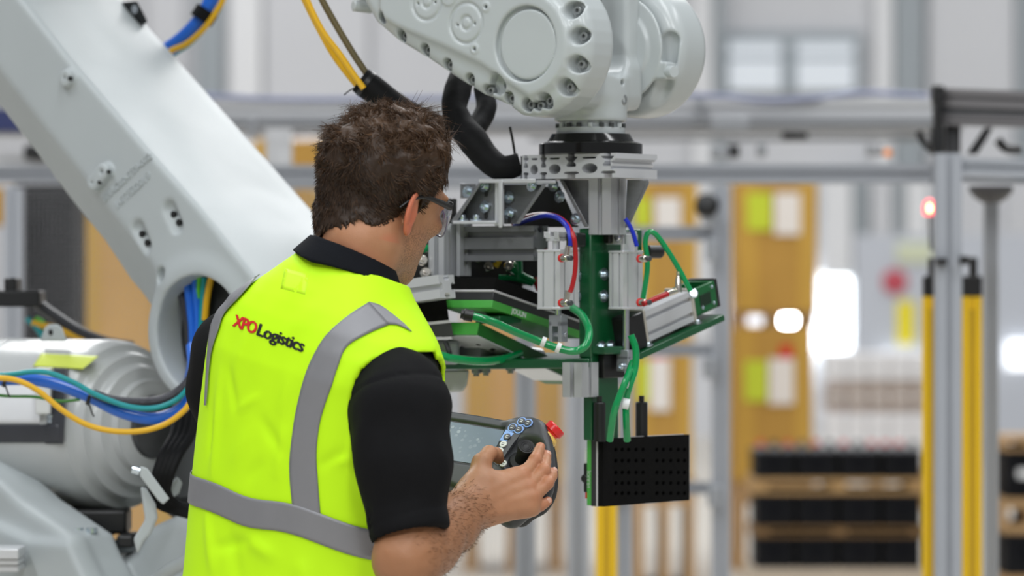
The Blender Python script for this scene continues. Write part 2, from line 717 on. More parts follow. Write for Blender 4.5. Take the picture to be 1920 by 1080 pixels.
            Dq = e.copy(); Dq[:, o1] -= 1
            q = np.stack([idx[tuple(x.T)] for x in (A, B, C, Dq)], 1)
            q[~ins] = q[~ins][:, ::-1]
            quads.append(q)
        Q = np.concatenate(quads)
        return V, Q


def xf(V, m):
    """apply a 4x4 matrix to an array of points"""
    A = np.array(m, np.float64)
    return (V @ A[:3, :3].T + A[:3, 3]).astype(np.float32)


def vol_obj(name, vol, m, parent=None, matrix=None):
    V, Q = vol.mesh()
    if matrix is not None:
        V = xf(V, matrix)
    me = np_mesh(name, V, Q)
    return mesh_obj(name, me, m, parent)
# ------------------------------------------------------------------ hall shell
def struct(o, name=None):
    o['kind'] = 'structure'
    return o


M_FLOOR = mat('hall_floor', (0.52, 0.485, 0.43), 0.45, noise=0.06, nscale=0.8)
M_WALL = mat('white_wall_panel', (0.66, 0.67, 0.70), 0.6, noise=0.03, nscale=0.6)
M_WALLG = mat('grey_wall_panel', (0.36, 0.40, 0.43), 0.6, noise=0.05, nscale=0.6)
M_WALLW = mat('bright_white_wall', (0.85, 0.86, 0.88), 0.6, noise=0.02, nscale=0.6)
M_DAY = mat('daylit_window', (0.9, 0.95, 1.0), 0.3, emit=(0.92, 0.97, 1.0), estr=5.0, noise=0.02)
M_DAYS = mat('daylit_window_soft', (0.75, 0.8, 0.86), 0.3, emit=(0.88, 0.95, 1.0), estr=0.15, noise=0.02)
struct(MB().box((2, 20, -0.05), (26, 26, 0.05)).build('floor', M_FLOOR))
DW = 40.0
wall = struct(MB().box((2, DW + .15, 6), (26, 0.15, 6)).build('wall_back', M_WALL))


def wall_panel(x0, y0, x1, y1, m_, d=0.12, name='wall_panel', D=DW - .05):
    a, b = P(x0, y0, D), P(x1, y1, D)
    return MB().box2((a.x, D - d, b.z), (b.x, D, a.z)).build(name, m_, wall)


# columns and cladding strips of the far wall
for (x0, x1, m_) in ((280, 345, M_WALL), (372, 420, M_WALLG), (432, 490, M_WALLW), (500, 690, M_WALL), (1300, 1335, M_WALLW), (1338, 1356, M_WALLG), (1640, 1672, M_WALLW), (1676, 1728, M_WALLG),
                     (1740, 1900, M_WALL), (1905, 1990, M_WALLG)):
    wall_panel(x0, -60, x1, 640, m_, .10 + .08 * (m_ is M_WALLG), 'wall_column')
w1 = struct(MB().box2(P(1352, 175, DW - .1), P(1616, 60, DW - .02)).build('window_1', M_WALLG))
for (x0, y0, x1, y1) in ((1366, 112, 1464, 170), (1494, 112, 1600, 170), (1366, 80, 1464, 104), (1494, 80, 1600, 104)):
    a, b = P(x0, y0, DW - .14), P(x1, y1, DW - .14)
    MB().box2((a.x, DW - .18, b.z), (b.x, DW - .1, a.z)).build('pane', M_DAYS, w1)
# pale goods doors to the right
for (x0, x1, m_) in ((1540, 1592, M_WALLW), (1596, 1622, M_WALLG), (1628, 1668, M_WALL), (1672, 1690, M_WALLG), (1694, 1735, M_WALLW), (1880, 1990, M_WALL)):
    wall_panel(x0, 340, x1, 520, m_, .30, 'cladding_strip')
w2 = struct(MB().box2(P(1541, 512, DW - .3), P(1592, 655, DW - .2)).build('window_2', M_DAY))
w3 = struct(MB().box2(P(1527, 600, DW - .3), P(1560, 656, DW - .2)).build('window_3', M_DAY))
M_DAY2 = mat('daylit_gap', (0.9, 0.95, 1.0), 0.3, emit=(0.95, 0.97, 1.0), estr=1.6, noise=0.02)
w4 = struct(MB().box2(P(1655, 660, 34.05), P(1725, 690, 34.15)).build('window_4', M_DAY2))
w5 = struct(MB().box2(P(1890, 640, 34.05), P(1935, 690, 34.15)).build('window_5', M_DAY2))
for n, (x, w_, h_, st_) in enumerate(((1482, 30, 13, 1), (1384, 7, 9, .5), (574, 12, 3, .6))):
    yy = 598 if n < 2 else 285
    o = MB().box2(P(x - w_ / 2, yy - h_, DW - .3), P(x + w_ / 2, yy + h_, DW - .2)).build('window_%d' % (6 + n), mat('daylit_slot', (1, 1, 1), .3, emit=(1, 1, 1), estr=26.0))
    struct(o)

# ------------------------------------------------------------------ big cartons on pallets
M_CARDD = mat('dark_cardboard', (0.28, 0.15, 0.04), 0.85, noise=0.12, nscale=4, spec=0.2)
M_LIME = mat('lime_label', (0.56, 0.66, 0.03), 0.6, noise=0.04)
M_PAPER = mat('white_paper_label', (0.80, 0.76, 0.72), 0.7, noise=0.05)
M_WOOD = mat('pallet_wood', (0.42, 0.26, 0.12), 0.8, noise=0.25, nscale=6)


def carton(x0, x1, y0, y1, D, label, lab=None, m_=None, dep=.55, grp='large brown cartons standing beyond the guard frame'):
    a, b = P(x0, y0, D), P(x1, y1, D)
    w, h = b.x - a.x, a.z - b.z
    t = thing('cardboard_carton', label, 'carton', ((a.x + b.x) / 2, D + dep / 2, b.z), grp)
    c = Vector(t.location)
    m_ = m_ or M_CARD
    MB().box(c + Vector((0, 0, h / 2)), (w / 2, dep / 2, h / 2)).build('box_body', m_, t, bevel=.006)
    MB().box(c + Vector((-w * .36, -dep / 2 - .003, h / 2)), (w * .13, .004, h / 2 - .01)).build('side_flap', mat('golden_cardboard', (0.54, 0.32, 0.055), .8, noise=.1, nscale=4), t)
    MB().box(c + Vector((w * .38, -dep / 2 - .003, h / 2)), (w * .11, .004, h / 2 - .01)).build('side_flap', MATS['golden_cardboard'], t)
    for (lx0, lx1, ly0, ly1, k) in (lab or ()):
        p, q = P(lx0, ly0, D), P(lx1, ly1, D)
        MB().box2((p.x, D - .012, q.z), (q.x, D - .007, p.z)).build('carton_label', M_LIME if k == 'g' else (M_PAPER if k == 'w' else M_RED), t)
    return t


def pallet(x0, x1, ytop, ybot, D, label, dep=.6, grp='wooden pallets beyond the guard frame', boards=3):
    a, b = P(x0, ytop, D), P(x1, ybot, D)
    w, h = b.x - a.x, a.z - b.z
    t = thing('wooden_pallet', label, 'pallet', ((a.x + b.x) / 2, D + dep / 2, b.z), grp)
    c = Vector(t.location)
    for k in range(4):
        MB().box(c + Vector((0, -dep / 2 + dep * (k + .5) / 4, h * .88)), (w / 2, dep / 8 - .01, h * .12)).build('deck_board', M_WOOD, t)
    for k in range(3):
        MB().box(c + Vector((-w / 2 + w * (.08 + .42 * k), 0, h * .45)), (w * .07, dep / 2, h * .31)).build('block', M_WOOD, t)
    for k in range(3):
        MB().box(c + Vector((-w / 2 + w * (.08 + .42 * k), 0, h * .07)), (w * .08, dep / 2, h * .07)).build('bottom_board', M_WOOD, t)
    return t


DCt = 21.0
yfl = 540 + CAMZ / DCt * FPX                    # row of the floor at that distance
carton(1380, 1532, 340, 586, DCt, 'tall carton stacked on a second one, lime and white labels near its top', [(1400, 1446, 362, 432, 'g'), (1452, 1500, 362, 440, 'w')])
carton(1376, 1524, 612, 905, DCt, 'tall carton under another one, with red, lime and white labels', [(1396, 1438, 676, 752, 'g'), (1442, 1488, 672, 758, 'w'), (1462, 1486, 648, 672, 'r')])
pallet(1378, 1530, 586, 612, DCt, 'wooden pallet between two tall stacked cartons')
pallet(1376, 1526, 905, yfl, DCt, 'wooden pallet under the lower tall carton, on the floor')
D2 = 20.0
yf2 = 540 + CAMZ / D2 * FPX
carton(1190, 1308, 340, 586, D2, 'carton behind the guard post, lime and white labels on top half', [(1192, 1218, 370, 425, 'g'), (1228, 1276, 370, 428, 'w')])
carton(1190, 1298, 612, 900, D2, 'lower carton behind the guard post and the green hoses', [(1196, 1216, 676, 752, 'g'), (1219, 1256, 672, 770, 'w'), (1220, 1250, 650, 672, 'r')])
pallet(1190, 1308, 586, 612, D2, 'pallet between the two cartons behind the guard post')
pallet(1190, 1304, 900, yf2, D2, 'floor pallet under the carton behind the guard post')
carton(870, 1056, 560, 905, D2 + 1, 'wide carton seen between the control panel and the green gripper column', None, M_CARDP)
pallet(868, 1058, 905, 540 + CAMZ / (D2 + 1) * FPX, D2 + 1, 'floor pallet under the wide carton behind the control panel')
carton(136, 330, 352, 700, 17.5, 'pale carton behind the lower robot arm and wire mesh', None, M_CARDP)
pallet(136, 330, 700, 700 + 60, 17.5, 'pallet under the pale carton behind the robot arm')
carton(120, 345, 760, 540 + CAMZ / 17.5 * FPX, 17.5, 'bottom carton below the pale one behind the robot arm', None, M_CARDP)
carton(474, 640, 262, 342, 20, 'top carton showing above the mesh fence beside the man\'s head', None)
carton(-40, 26, 352, 420, 17.5, 'carton showing beside the black louvred cabinet', None)
carton(552, 586, 352, 700, 20, 'narrow brown carton behind the mesh fence and the man\'s head', None)
carton(588, 640, 352, 700, 20, 'cream carton next to the narrow brown one behind the man\'s head', None, mat('cream_carton', (.62, .56, .46), .8, noise=.05))
for (x0, x1, yt, D) in ((474, 640, 342, 20.0),):
    pallet(x0, x1, yt, yt + 10, D, 'thin pallet under the top carton beside the man\'s head')
carton(474, 550, 352, 700, 20, 'brown carton behind the bend of the robot arm', None)
pallet(474, 646, 700, 540 + CAMZ / 20 * FPX, 20, 'tall pallet stack under the cartons behind the man')

# black louvred cabinet behind the robot
cb = thing('louvred_cabinet', 'tall black cabinet with horizontal louvres behind the robot arm', 'cabinet', (P(80, 0, 13.5).x, 13.7, 0))
a, b = P(26, 345, 13.5), P(138, 1100, 13.5)
MB().box2((a.x, 13.5, 0), (b.x, 13.9, a.z)).build('cabinet_body', mat('black_cabinet', (.006, .0065, .009), .7, noise=.2, spec=.1), cb)
for k in range(22):
    zz = a.z - .03 - k * .042
    MB().box(((a.x + b.x) / 2, 13.49, zz), (.09, .012, .013), Matrix.Rotation(math.radians(30), 3, 'X')).build('louvre', MATS['black_cabinet'], cb)

# ------------------------------------------------------------------ guard frame: posts, rails, wire mesh
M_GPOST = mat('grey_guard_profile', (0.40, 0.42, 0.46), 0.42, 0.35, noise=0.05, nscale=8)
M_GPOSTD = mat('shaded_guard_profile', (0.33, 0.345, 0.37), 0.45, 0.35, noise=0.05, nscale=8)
fence = thing('guard_frame', 'aluminium machine guard frame with posts, rails and wire mesh panels', 'guard frame', (P(1350, 0, 11).x, 11.0, 0))


def post(x, w_px, D, ytop, m_=M_GPOST, name='post', par=None, ybot=None):
    w = w_px / FPX * D
    c = P(x, ytop, D)
    mb = MB()
    z0 = 0 if ybot is None else P(x, ybot, D).z
    profile_beam(mb, (c.x, D, z0), (c.x, D, c.z), w, w, up=(0, 1, 0), sw=w * .2, sd=w * .2, iw=w * .36)
    return mb.build(name, m_, par or fence, smooth=False)


def rail(x0, y0, D0, x1, y1, D1, h_px, m_=M_GPOST, name='rail', par=None, dep=None):
    a, b = P(x0, y0, D0), P(x1, y1, D1)
    h = h_px / FPX * (D0 + D1) / 2
    mb = MB()
    profile_beam(mb, a, b, dep or h, h, up=(0, 0, 1), sw=h * .2, sd=h * .2, iw=h * .36)
    return mb.build(name, m_, par or fence, smooth=False)


post(1351, 34, 11.4, 352)
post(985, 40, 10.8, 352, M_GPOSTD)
post(1084, 40, 10.4, 352)
post(1168, 36, 11.2, 352)
post(26, 34, 11.0, 352)
rail(-60, 326, 11.6, 1752, 326, 9.6, 34)
rail(1170, 438, 11.3, 1335, 438, 11.4, 28)
rail(1170, 656, 11.3, 1335, 656, 11.4, 24)
rail(1084, 915, 11.0, 1335, 915, 11.4, 24)
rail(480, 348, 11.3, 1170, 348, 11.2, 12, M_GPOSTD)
for (x, y, D) in ((1330, 400, 11.35), (1336, 470, 11.3), (1332, 690, 11.35), (1340, 930, 11.3)):
    MB().box(P(x, y, D), (.02, .02, .03)).build('corner_bracket', M_GPOSTD, fence, bevel=.004)
MB().lathe(P(1325, 388, 11.2), (0, -1, .2), [(0, .035), (.03, .035), (.04, .02)], 20).build('black_knob', M_BLK, fence)


def mesh_panel(x0, x1, y0, D, ybot, pitch=.0128):
    a, b = P(x0, y0, D), P(x1, ybot, D)
    z0 = max(b.z, .05)
    mb = MB()
    r = .0006
    nx = int((b.x - a.x) / pitch)
    nz_ = int((a.z - z0) / pitch)
    vs, fs = [], []
    for i in range(nx + 1):
        x = a.x + pitch * i
        mb.raw([(x - r, D, z0), (x + r, D, z0), (x + r, D, a.z), (x - r, D, a.z), (x, D + r * 2, z0), (x, D + r * 2, a.z)], [(0, 1, 2, 3), (1, 4, 5, 2), (4, 0, 3, 5)])
    for j in range(nz_ + 1):
        z = z0 + pitch * j
        mb.raw([(a.x, D - r, z - r), (b.x, D - r, z - r), (b.x, D - r, z + r), (a.x, D - r, z + r), (a.x, D + r, z), (b.x, D + r, z)], [(0, 1, 2, 3), (1, 0, 4, 5), (3, 2, 5, 4)])
    o = mb.build('wire_mesh', mat('zinc_wire', (.40, .40, .41), .4, .6, noise=.1), fence, smooth=False)
    o['kind'] = 'stuff'


mesh_panel(40, 640, 352, 11.2, 1120)
mesh_panel(820, 966, 352, 11.0, 1200)
mesh_panel(1005, 1066, 352, 10.7, 1200)

# ------------------------------------------------------------------ overhead conveyor gantry behind the guard
gan = thing('overhead_conveyor', 'long silver overhead conveyor spanning behind the robot wrist', 'conveyor', (P(1000, 0, 12).x, 12.0, P(0, 260, 12).z))
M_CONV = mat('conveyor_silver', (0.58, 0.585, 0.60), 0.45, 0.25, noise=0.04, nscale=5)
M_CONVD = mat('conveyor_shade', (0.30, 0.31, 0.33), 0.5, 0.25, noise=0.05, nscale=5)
rail(-60, 205, 12.6, 1800, 203, 11.6, 34, M_CONV, 'side_beam', gan, .06)
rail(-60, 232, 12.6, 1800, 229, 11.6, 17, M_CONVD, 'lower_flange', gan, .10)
rail(-60, 250, 12.7, 1800, 245, 11.7, 12, M_CONV, 'cable_duct', gan, .08)
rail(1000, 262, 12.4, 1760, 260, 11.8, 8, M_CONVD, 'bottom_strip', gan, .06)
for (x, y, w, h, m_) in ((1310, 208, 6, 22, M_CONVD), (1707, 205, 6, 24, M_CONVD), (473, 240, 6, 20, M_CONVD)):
    c = P(x, y, 11.8)
    MB().box(c, (w / FPX * 11.8, .03, h / FPX * 11.8)).build('joint_clamp', m_, gan, bevel=.003)
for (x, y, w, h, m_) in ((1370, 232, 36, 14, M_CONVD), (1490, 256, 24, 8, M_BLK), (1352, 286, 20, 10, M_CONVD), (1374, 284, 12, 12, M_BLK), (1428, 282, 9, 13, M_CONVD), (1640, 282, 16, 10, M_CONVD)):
    c = P(x, y, 11.5)
    MB().box(c, (w / FPX * 11.5, .03, h / FPX * 11.5)).build('sensor_box', m_, gan, bevel=.006)
MB().lathe(P(1664, 287, 11.45), (0, -1, 0), [(0, .012), (.010, .012), (.016, .008)], 16).build('indicator_lamp', mat('orange_lamp', (.8, .25, .03), .4, emit=(1, .3, .05), estr=.25), gan)
MB().tube([P(x, y, 11.7) for x, y in [(380, 178), (430, 182), (520, 186), (700, 186), (1000, 182), (1250, 180), (1350, 180), (1430, 188), (1530, 184), (1610, 174), (1680, 176), (1740, 180)]], .009, 8).build(
    'blue_cable', mat('violet_blue_cable', (.22, .24, .36), .5, noise=.1), gan)
for x in (520, 1250):
    MB().box2((P(x, 0, 12).x - .04, 12.05, 0), (P(x, 0, 12).x + .04, 12.12, P(0, 240, 12).z)).build('support_leg', M_CONV, gan) if x == 520 else None

MB().box(P(18, 226, 11.9), (.055, .05, .035)).build('blue_bin', mat('navy_bin', (.02, .03, .12), .5, noise=.1), gan, bevel=.004)  # storage bin, made a part of the conveyor
MB().box(P(72, 286, 11.9), (.04, .05, .022)).build('drive_motor', M_BLK, gan, bevel=.006)
rail(-60, 300, 12.0, 300, 300, 12.0, 22, M_CONV, 'lower_beam', gan, .06)
# dark transfer beam, far edge
tb = thing('cross_transfer_beam', 'dark grey box beam with black end clamp on top of the corner posts', 'beam', (P(1850, 0, 9.2).x, 9.2, P(0, 300, 9.2).z))
M_BEAM = mat('dark_grey_beam', (0.22, 0.21, 0.215), 0.4, 0.3, noise=0.06, nscale=6)
rail(1768, 183, 9.2, 2010, 192, 9.0, 34, M_BEAM, 'box_beam', tb, .10)
rail(1768, 208, 9.2, 2010, 214, 9.0, 16, mat('beam_slot', (.10, .10, .105), .5, noise=.1), 'beam_slot', tb, .09)
rail(1768, 226, 9.2, 2010, 232, 9.0, 18, M_BEAM, 'lower_strip', tb, .10)
mb = MB()
mb.box(P(1758, 178, 9.15), (.013, .03, .022))
mb.box(P(1757, 215, 9.15), (.009, .03, .035))
mb.box(P(1757, 262, 9.15), (.014, .03, .035))
mb.build('end_clamp', M_BLK, tb, bevel=.004)
mb = MB()
mb.tube([P(1722, 246, 9.2), P(1732, 268, 9.2), P(1752, 284, 9.2)], .008, 8)
mb.build('cable', M_BLK, tb)
mb = MB()
mb.prism([(1845, 240), (1862, 238), (1850, 262), (1832, 290), (1812, 288)], lambda x, y, z: P(x, y, 9.1 + z), 0, .03)
mb.build('angle_stay', M_BLK, tb, bevel=.003)
MB().box(P(1785, 262, 9.2), (.018, .03, .035)).build('motor_block', mat('dark_motor', (.05, .05, .055), .5, noise=.2), tb, bevel=.006)
mb = MB()
mb.tube([P(1870, 262, 9.3), P(1886, 278, 9.3), P(1915, 280, 9.3)], .011, 8)
mb.build('cable', M_BLK, tb)

# corner frame at the far edge
cf = thing('corner_frame', 'two grey aluminium corner posts joined by a rail under the dark beam', 'frame', (P(1776, 0, 9.0).x, 9.0, 0))
post(1777, 48, 9.0, 288, M_GPOST, 'post', cf)
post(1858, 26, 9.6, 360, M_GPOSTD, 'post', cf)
rail(1800, 312, 9.0, 2000, 318, 8.9, 32, M_GPOST, 'rail', cf)
rail(1800, 336, 9.1, 2000, 342, 9.0, 10, M_GPOSTD, 'rail', cf)
mb = MB()
mb.lathe(P(1858, 372, 9.5), (0, 0, 1), [(-.012, .02), (0, .04), (.018, .055), (.03, .055)], 24)
mb.build('post_cap', mat('dark_cap', (.06, .06, .065), .4, noise=.1), cf)
MB().box(P(1765, 490, 8.96), (.012, .02, .008)).build('bracket', M_BLK, cf, bevel=.002)
MB().box(P(1807, 488, 8.96), (.010, .02, .010)).build('bracket', M_BLK, cf, bevel=.002)


# safety light curtains
def light_curtain(x, w_px, D, ytop, label):
    w = w_px / FPX * D
    c = P(x, ytop, D)
    t = thing('safety_light_curtain', label, 'light curtain', (c.x, D, 0), 'yellow safety light curtains')
    pts = [(-w / 2, w * .45), (-w / 2, -w * .35), (-w * .38, -w * .5), (-w * .16, -w * .5), (-w * .14, -w * .38), (w * .14, -w * .38), (w * .16, -w * .5), (w * .38, -w * .5), (w / 2, -w * .35), (w / 2, w * .45)]
    MB().prism(pts, lambda a_, b_, z: Vector((c.x + a_, D + b_, z)), .02, c.z).build('yellow_profile', M_YELLOW, t, smooth=False)
    MB().box((c.x, D, c.z + .025), (w * .5, w * .5, .025)).build('end_cap', M_BLK, t, bevel=.004)
    MB().box((c.x + w * .1, D, c.z + .07), (w * .2, w * .3, .025)).build('cable_gland', M_BLK, t, bevel=.004)
    MB().box((c.x, D, .01), (w * .5, w * .5, .01)).build('foot', M_BLK, t)
    MB().box((c.x, D - w * .37, c.z / 2), (w * .13, .002, c.z / 2 - .03)).build('lens_strip', mat('curtain_lens', (.55, .34, .01), .3, noise=.05), t)
    return t


light_curtain(1743, 26, 9.25, 556, 'yellow light curtain half hidden behind the thick corner post')
light_curtain(1821, 38, 9.25, 556, 'yellow light curtain between the two corner posts')
light_curtain(1137, 40, 9.6, 720, 'yellow light curtain standing below the hanging black foam pad')

# red lamp
lamp = thing('signal_lamp', 'small lit red signal lamp on a thin stem beside the corner post', 'lamp', tuple(P(1742, 440, 9.3)))
MB().tube([P(1746, 470, 9.3), P(1744, 430, 9.3), P(1743, 402, 9.3)], .004, 8).build('stem', M_BLK, lamp)
MB().lathe(P(1743, 404, 9.3), (0, 0, 1), [(0, .012), (.006, .016), (.020, .017), (.034, .012), (.040, .003)], 20).build('lens', mat('lit_red_lens', (.9, .05, .05), .4, emit=(1.0, .10, .12), estr=2.2), lamp)
MB().lathe(P(1743, 398, 9.27), (0, 0, 1), [(0, .003), (.01, .006), (.02, .003)], 12).build('bulb', mat('lamp_bulb', (1, .6, .3), .4, emit=(1.0, .55, .25), estr=9.0), lamp)

# ------------------------------------------------------------------ stacks of black trays between wooden boards
M_TRAY = mat('black_tray', (0.007, 0.0075, 0.0095), 0.6, noise=0.2, nscale=6, spec=0.15)
D3 = 17.0


def tray(x0, x1, y0, y1, D, label, grp, caps=False):
    a, b = P(x0, y0, D), P(x1, y1, D)
    t = thing('plastic_tray', label, 'tray', ((a.x + b.x) / 2, D + .2, b.z), grp)
    w, h = (b.x - a.x) / 2 - .004, a.z - b.z
    c = Vector(t.location)
    MB().box(c + Vector((0, 0, h * .5)), (w * .95, .19, h * .5)).build('tray_body', M_TRAY, t, bevel=.008)
    MB().box(c + Vector((0, 0, h * .92)), (w, .2, h * .06)).build('tray_rim', M_TRAY, t, bevel=.003)
    MB().box(c + Vector((0, -.195, h * .55)), (w * .45, .008, h * .18)).build('hand_hold', MATS['black_cabinet'], t)
    return t


def jar(x, ytop, D, m_, label):
    p = P(x, ytop, D)
    t = thing('capped_bottle', label, 'bottle', tuple(p), 'capped bottles in the top trays')
    MB().lathe(p, (0, 0, 1), [(0, .022), (.02, .022), (.026, .014)], 14).build('bottle_neck', mat('grey_bottle', (.30, .31, .33), .4, noise=.1), t)
    MB().lathe(p + Vector((0, 0, .026)), (0, 0, 1), [(0, .017), (.020, .017), (.022, .012)], 14).build('cap', m_, t)


def board(x0, x1, y0, y1, D, label, m_=None):
    a, b = P(x0, y0, D), P(x1, y1, D)
    t = thing('pallet_board', label, 'pallet', ((a.x + b.x) / 2, D + .22, b.z), 'wooden boards between the black trays')
    c = Vector(t.location)
    w, h = (b.x - a.x) / 2, a.z - b.z
    m_ = m_ or M_WOOD
    MB().box(c + Vector((0, 0, h * .86)), (w, .22, h * .14)).build('deck', m_, t)
    MB().box(c + Vector((0, 0, h * .12)), (w, .22, h * .12)).build('underside', m_, t)
    for k in range(3):
        MB().box(c + Vector((-w * .9 + w * .9 * k, 0, h * .48)), (w * .09, .215, h * .24)).build('block', m_, t)


rowsT = [(846, 897, 'top'), (926, 988, 'middle'), (1006, 1066, 'bottom')]
for (ya, yb, nm) in rowsT:
    for k in range(4):
        tray(1413 + k * 80, 1413 + k * 80 + 79, ya, yb, D3, 'black plastic tray in the %s layer between wooden boards' % nm, '%s layer of black trays' % nm)
board(1408, 1738, 897, 926, D3, 'light wooden pallet under the top layer of black trays', mat('light_pallet_wood', (.42, .26, .11), .8, noise=.25, nscale=6))
board(1412, 1738, 988, 1006, D3, 'dark thin wooden pallet under the middle layer of black trays', mat('brown_pallet_wood', (.20, .115, .045), .8, noise=.25, nscale=6))
board(1404, 1742, 1066, 540 + CAMZ / D3 * FPX, D3, 'tall pale wooden pallet stack below the bottom black trays', mat('pale_pallet_wood', (.50, .42, .33), .8, noise=.2, nscale=6))
for k in range(12):
    jar(1426 + k * 26, 846, D3 + .12, (M_RED, MATS['dark_cap'], MATS['grey_plug'] if 'grey_plug' in MATS else M_BLK)[(k * 2 + k // 3) % 3 if k % 2 else 0],
        'small bottle with %s cap standing in the top black trays' % ('red' if not k % 2 else 'dark'))
for (ya, yb) in ((845, 868), (912, 935), (1000, 1080)):
    tray(1882, 1975, ya, yb, D3 - 1, 'black plastic tray beside the corner frame', 'black trays beside the corner frame')
board(1880, 1980, 820, 845, D3 - 1, 'wooden pallet on top of the trays beside the corner frame')
tray(1882, 1975, 868, 912, D3 - 1, 'white plastic tray beside the corner frame', 'white tray').children[0].data.materials[0] = M_WHITE
board(1880, 1980, 935, 1000, D3 - 1, 'wooden pallet low beside the corner frame')
board(1880, 1980, 1080, 540 + CAMZ / (D3 - 1) * FPX, D3 - 1, 'lowest wooden pallet beside the corner frame')

# wrapped goods further back
D4 = 27.0
M_WRAP = mat('white_stretch_wrap', (.72, .71, .72), .22, noise=.15, nscale=5, coat=.5)
M_WRAPB = mat('brown_wrapped_goods', (.36, .28, .23), .3, noise=.3, nscale=6, coat=.5)
kk = 0
for (ya, yb, m_, nm) in ((660, 716, M_WRAP, 'white'), (716, 772, M_WRAPB, 'brown'), (772, 880, M_WRAP, 'lower white')):
    for c_ in range(5):
        x0 = 1548 + c_ * 40
        a, b = P(x0, ya, D4), P(x0 + 39, yb, D4)
        t = thing('wrapped_bundle', '%s stretch-wrapped bundle on the stack behind the black trays' % nm, 'bundle', ((a.x + b.x) / 2, D4 + .2, b.z), '%s wrapped bundles' % nm)
        c = Vector(t.location)
        MB().box(c + Vector((0, 0, (a.z - b.z) / 2)), ((b.x - a.x) / 2, .2, (a.z - b.z) / 2 - .002)).build('bundle_body', m_, t, bevel=.02, seg=3)
        MB().box(c + Vector((0, -.2, (a.z - b.z) * .5)), ((b.x - a.x) / 2 - .01, .006, .012)).build('strap', M_WHITE, t)
board(1546, 1752, 880, 540 + CAMZ / D4 * FPX, D4, 'pallet stack under the wrapped bundles')

# signs on the far wall
sg = tag(MB().lathe(P(1678, 528, 34.12), (0, -1, 0), [(-.04, .11), (0, .11), (.01, .10)], 28).build('round_sign', mat('faded_red_sign', (.50, .07, .10), .5, noise=.05)), 'round faded red sign on a far partition', 'sign')
sg = tag(MB().box(P(1698, 605, 34.14), (.075, .02, .19)).build('hanging_sign', mat('bright_yellow_sign', (.85, .72, .0), .5, noise=.03), bevel=.01), 'tall bright yellow sign on a far partition', 'sign')
sg = tag(MB().box(P(1715, 474, 34.14), (.16, .02, .09)).build('hanging_sign', mat('pale_green_sign', (.62, .66, .48), .5, noise=.03), bevel=.01), 'pale green notice board on a far partition', 'sign')
pt = struct(MB().box2((P(1600, 0, 34.3).x, 34.15, 0), (P(1990, 0, 34.3).x, 34.3, P(0, 440, 34.3).z)).build('wall_partition', mat('partition_white', (.52, .55, .61), .6, noise=.04, nscale=1)))
# ------------------------------------------------------------------ industrial robot
robot = thing('industrial_robot', 'large light grey jointed industrial robot with cast lower arm and cable bundles', 'robot',
              (P(300, 900, 6.95).x, 6.95, 0))
R = Frame(P(370, 622, 6.72), 40)           # lower arm: front face is the plane b = 0


def rl(px, py, b=0.0):
    p = R.at(px, py, b)
    return (p.x, p.z)


T_ARM = np.array([0.746, 0.0, -0.666])     # down along the arm
N_ARM = np.array([0.666, 0.0, 0.746])      # up and out of its bright face
E1 = np.array([rl(270, 275)[0], 0, rl(270, 275)[1]])
left = [(-235, -120), (-120, 40), (0, 200), (65, 283), (135, 382), (195, 452), (236, 525)]
poly = [rl(x, y, 0.06) for x, y in left] + [rl(x, y) for x, y in [(272, 612)]]
poly += [rl(x, y) for x, y in [(505, 560), (470, 512), (370, 387), (270, 275), (125, 107), (40, 0), (-60, -115), (-120, -185)]]
lo = np.array(poly).min(0)
hi = np.array(poly).max(0)
BT = 0.42
V1 = Vol((lo[0] - .03, -.03, min(lo[1], -.16) - .02), (hi[0] + .06, BT + .03, hi[1] + .03), 0.0042)
V1.poly(poly, 1, 0.0, BT, rnd=0.010)


def plane(n, p, op='cut', k=0.006, vol=V1):
    n = np.array(n, float)
    n /= np.linalg.norm(n)
    o = float(n @ np.array(p))

    def fn(X, Y, Z):
        return -(X * n[0] + Y * n[1] + Z * n[2] - o)
    vol.put(fn, vol.lo, vol.lo + vol.h * vol.n, k, op)


cL = R.at(75, 226, 0.0)
sL = R.at(65, 283, 0.06)
dperp = np.array(sL) - np.array(cL)
dperp -= T_ARM * (dperp @ T_ARM)
nL = np.cross(T_ARM, dperp)
nL *= np.sign(nL @ np.array([-0.6, -1.0, -0.6]))
plane(nL, np.array(cL))
plane(N_ARM * 0.99 + np.array([0, 0.13, 0]), np.array(E1) + np.array([0, 0.135, 0]), k=0.004)
plane(N_ARM * 0.62 + np.array([0, 0.78, 0]) + T_ARM * -.05, np.array(E1) + np.array([0, 0.365, 0]) - N_ARM * 0.02, k=0.05)
hub = np.array(R.at(372, 627, 0.0))
V1.cyl(hub, hub + np.array([0, BT, 0]), 0.124, 0.010, k=0.03)
# outer side bulges down the back of the joint
V1.ell(np.array(R.at(500, 590, 0.20)), (0.10, 0.16, 0.12), k=0.12)
V1.cyl(hub + np.array([0.005, -.02, 0]), hub + np.array([0.005, .17, 0]), 0.103, 0.004, op='cut', k=0.006)
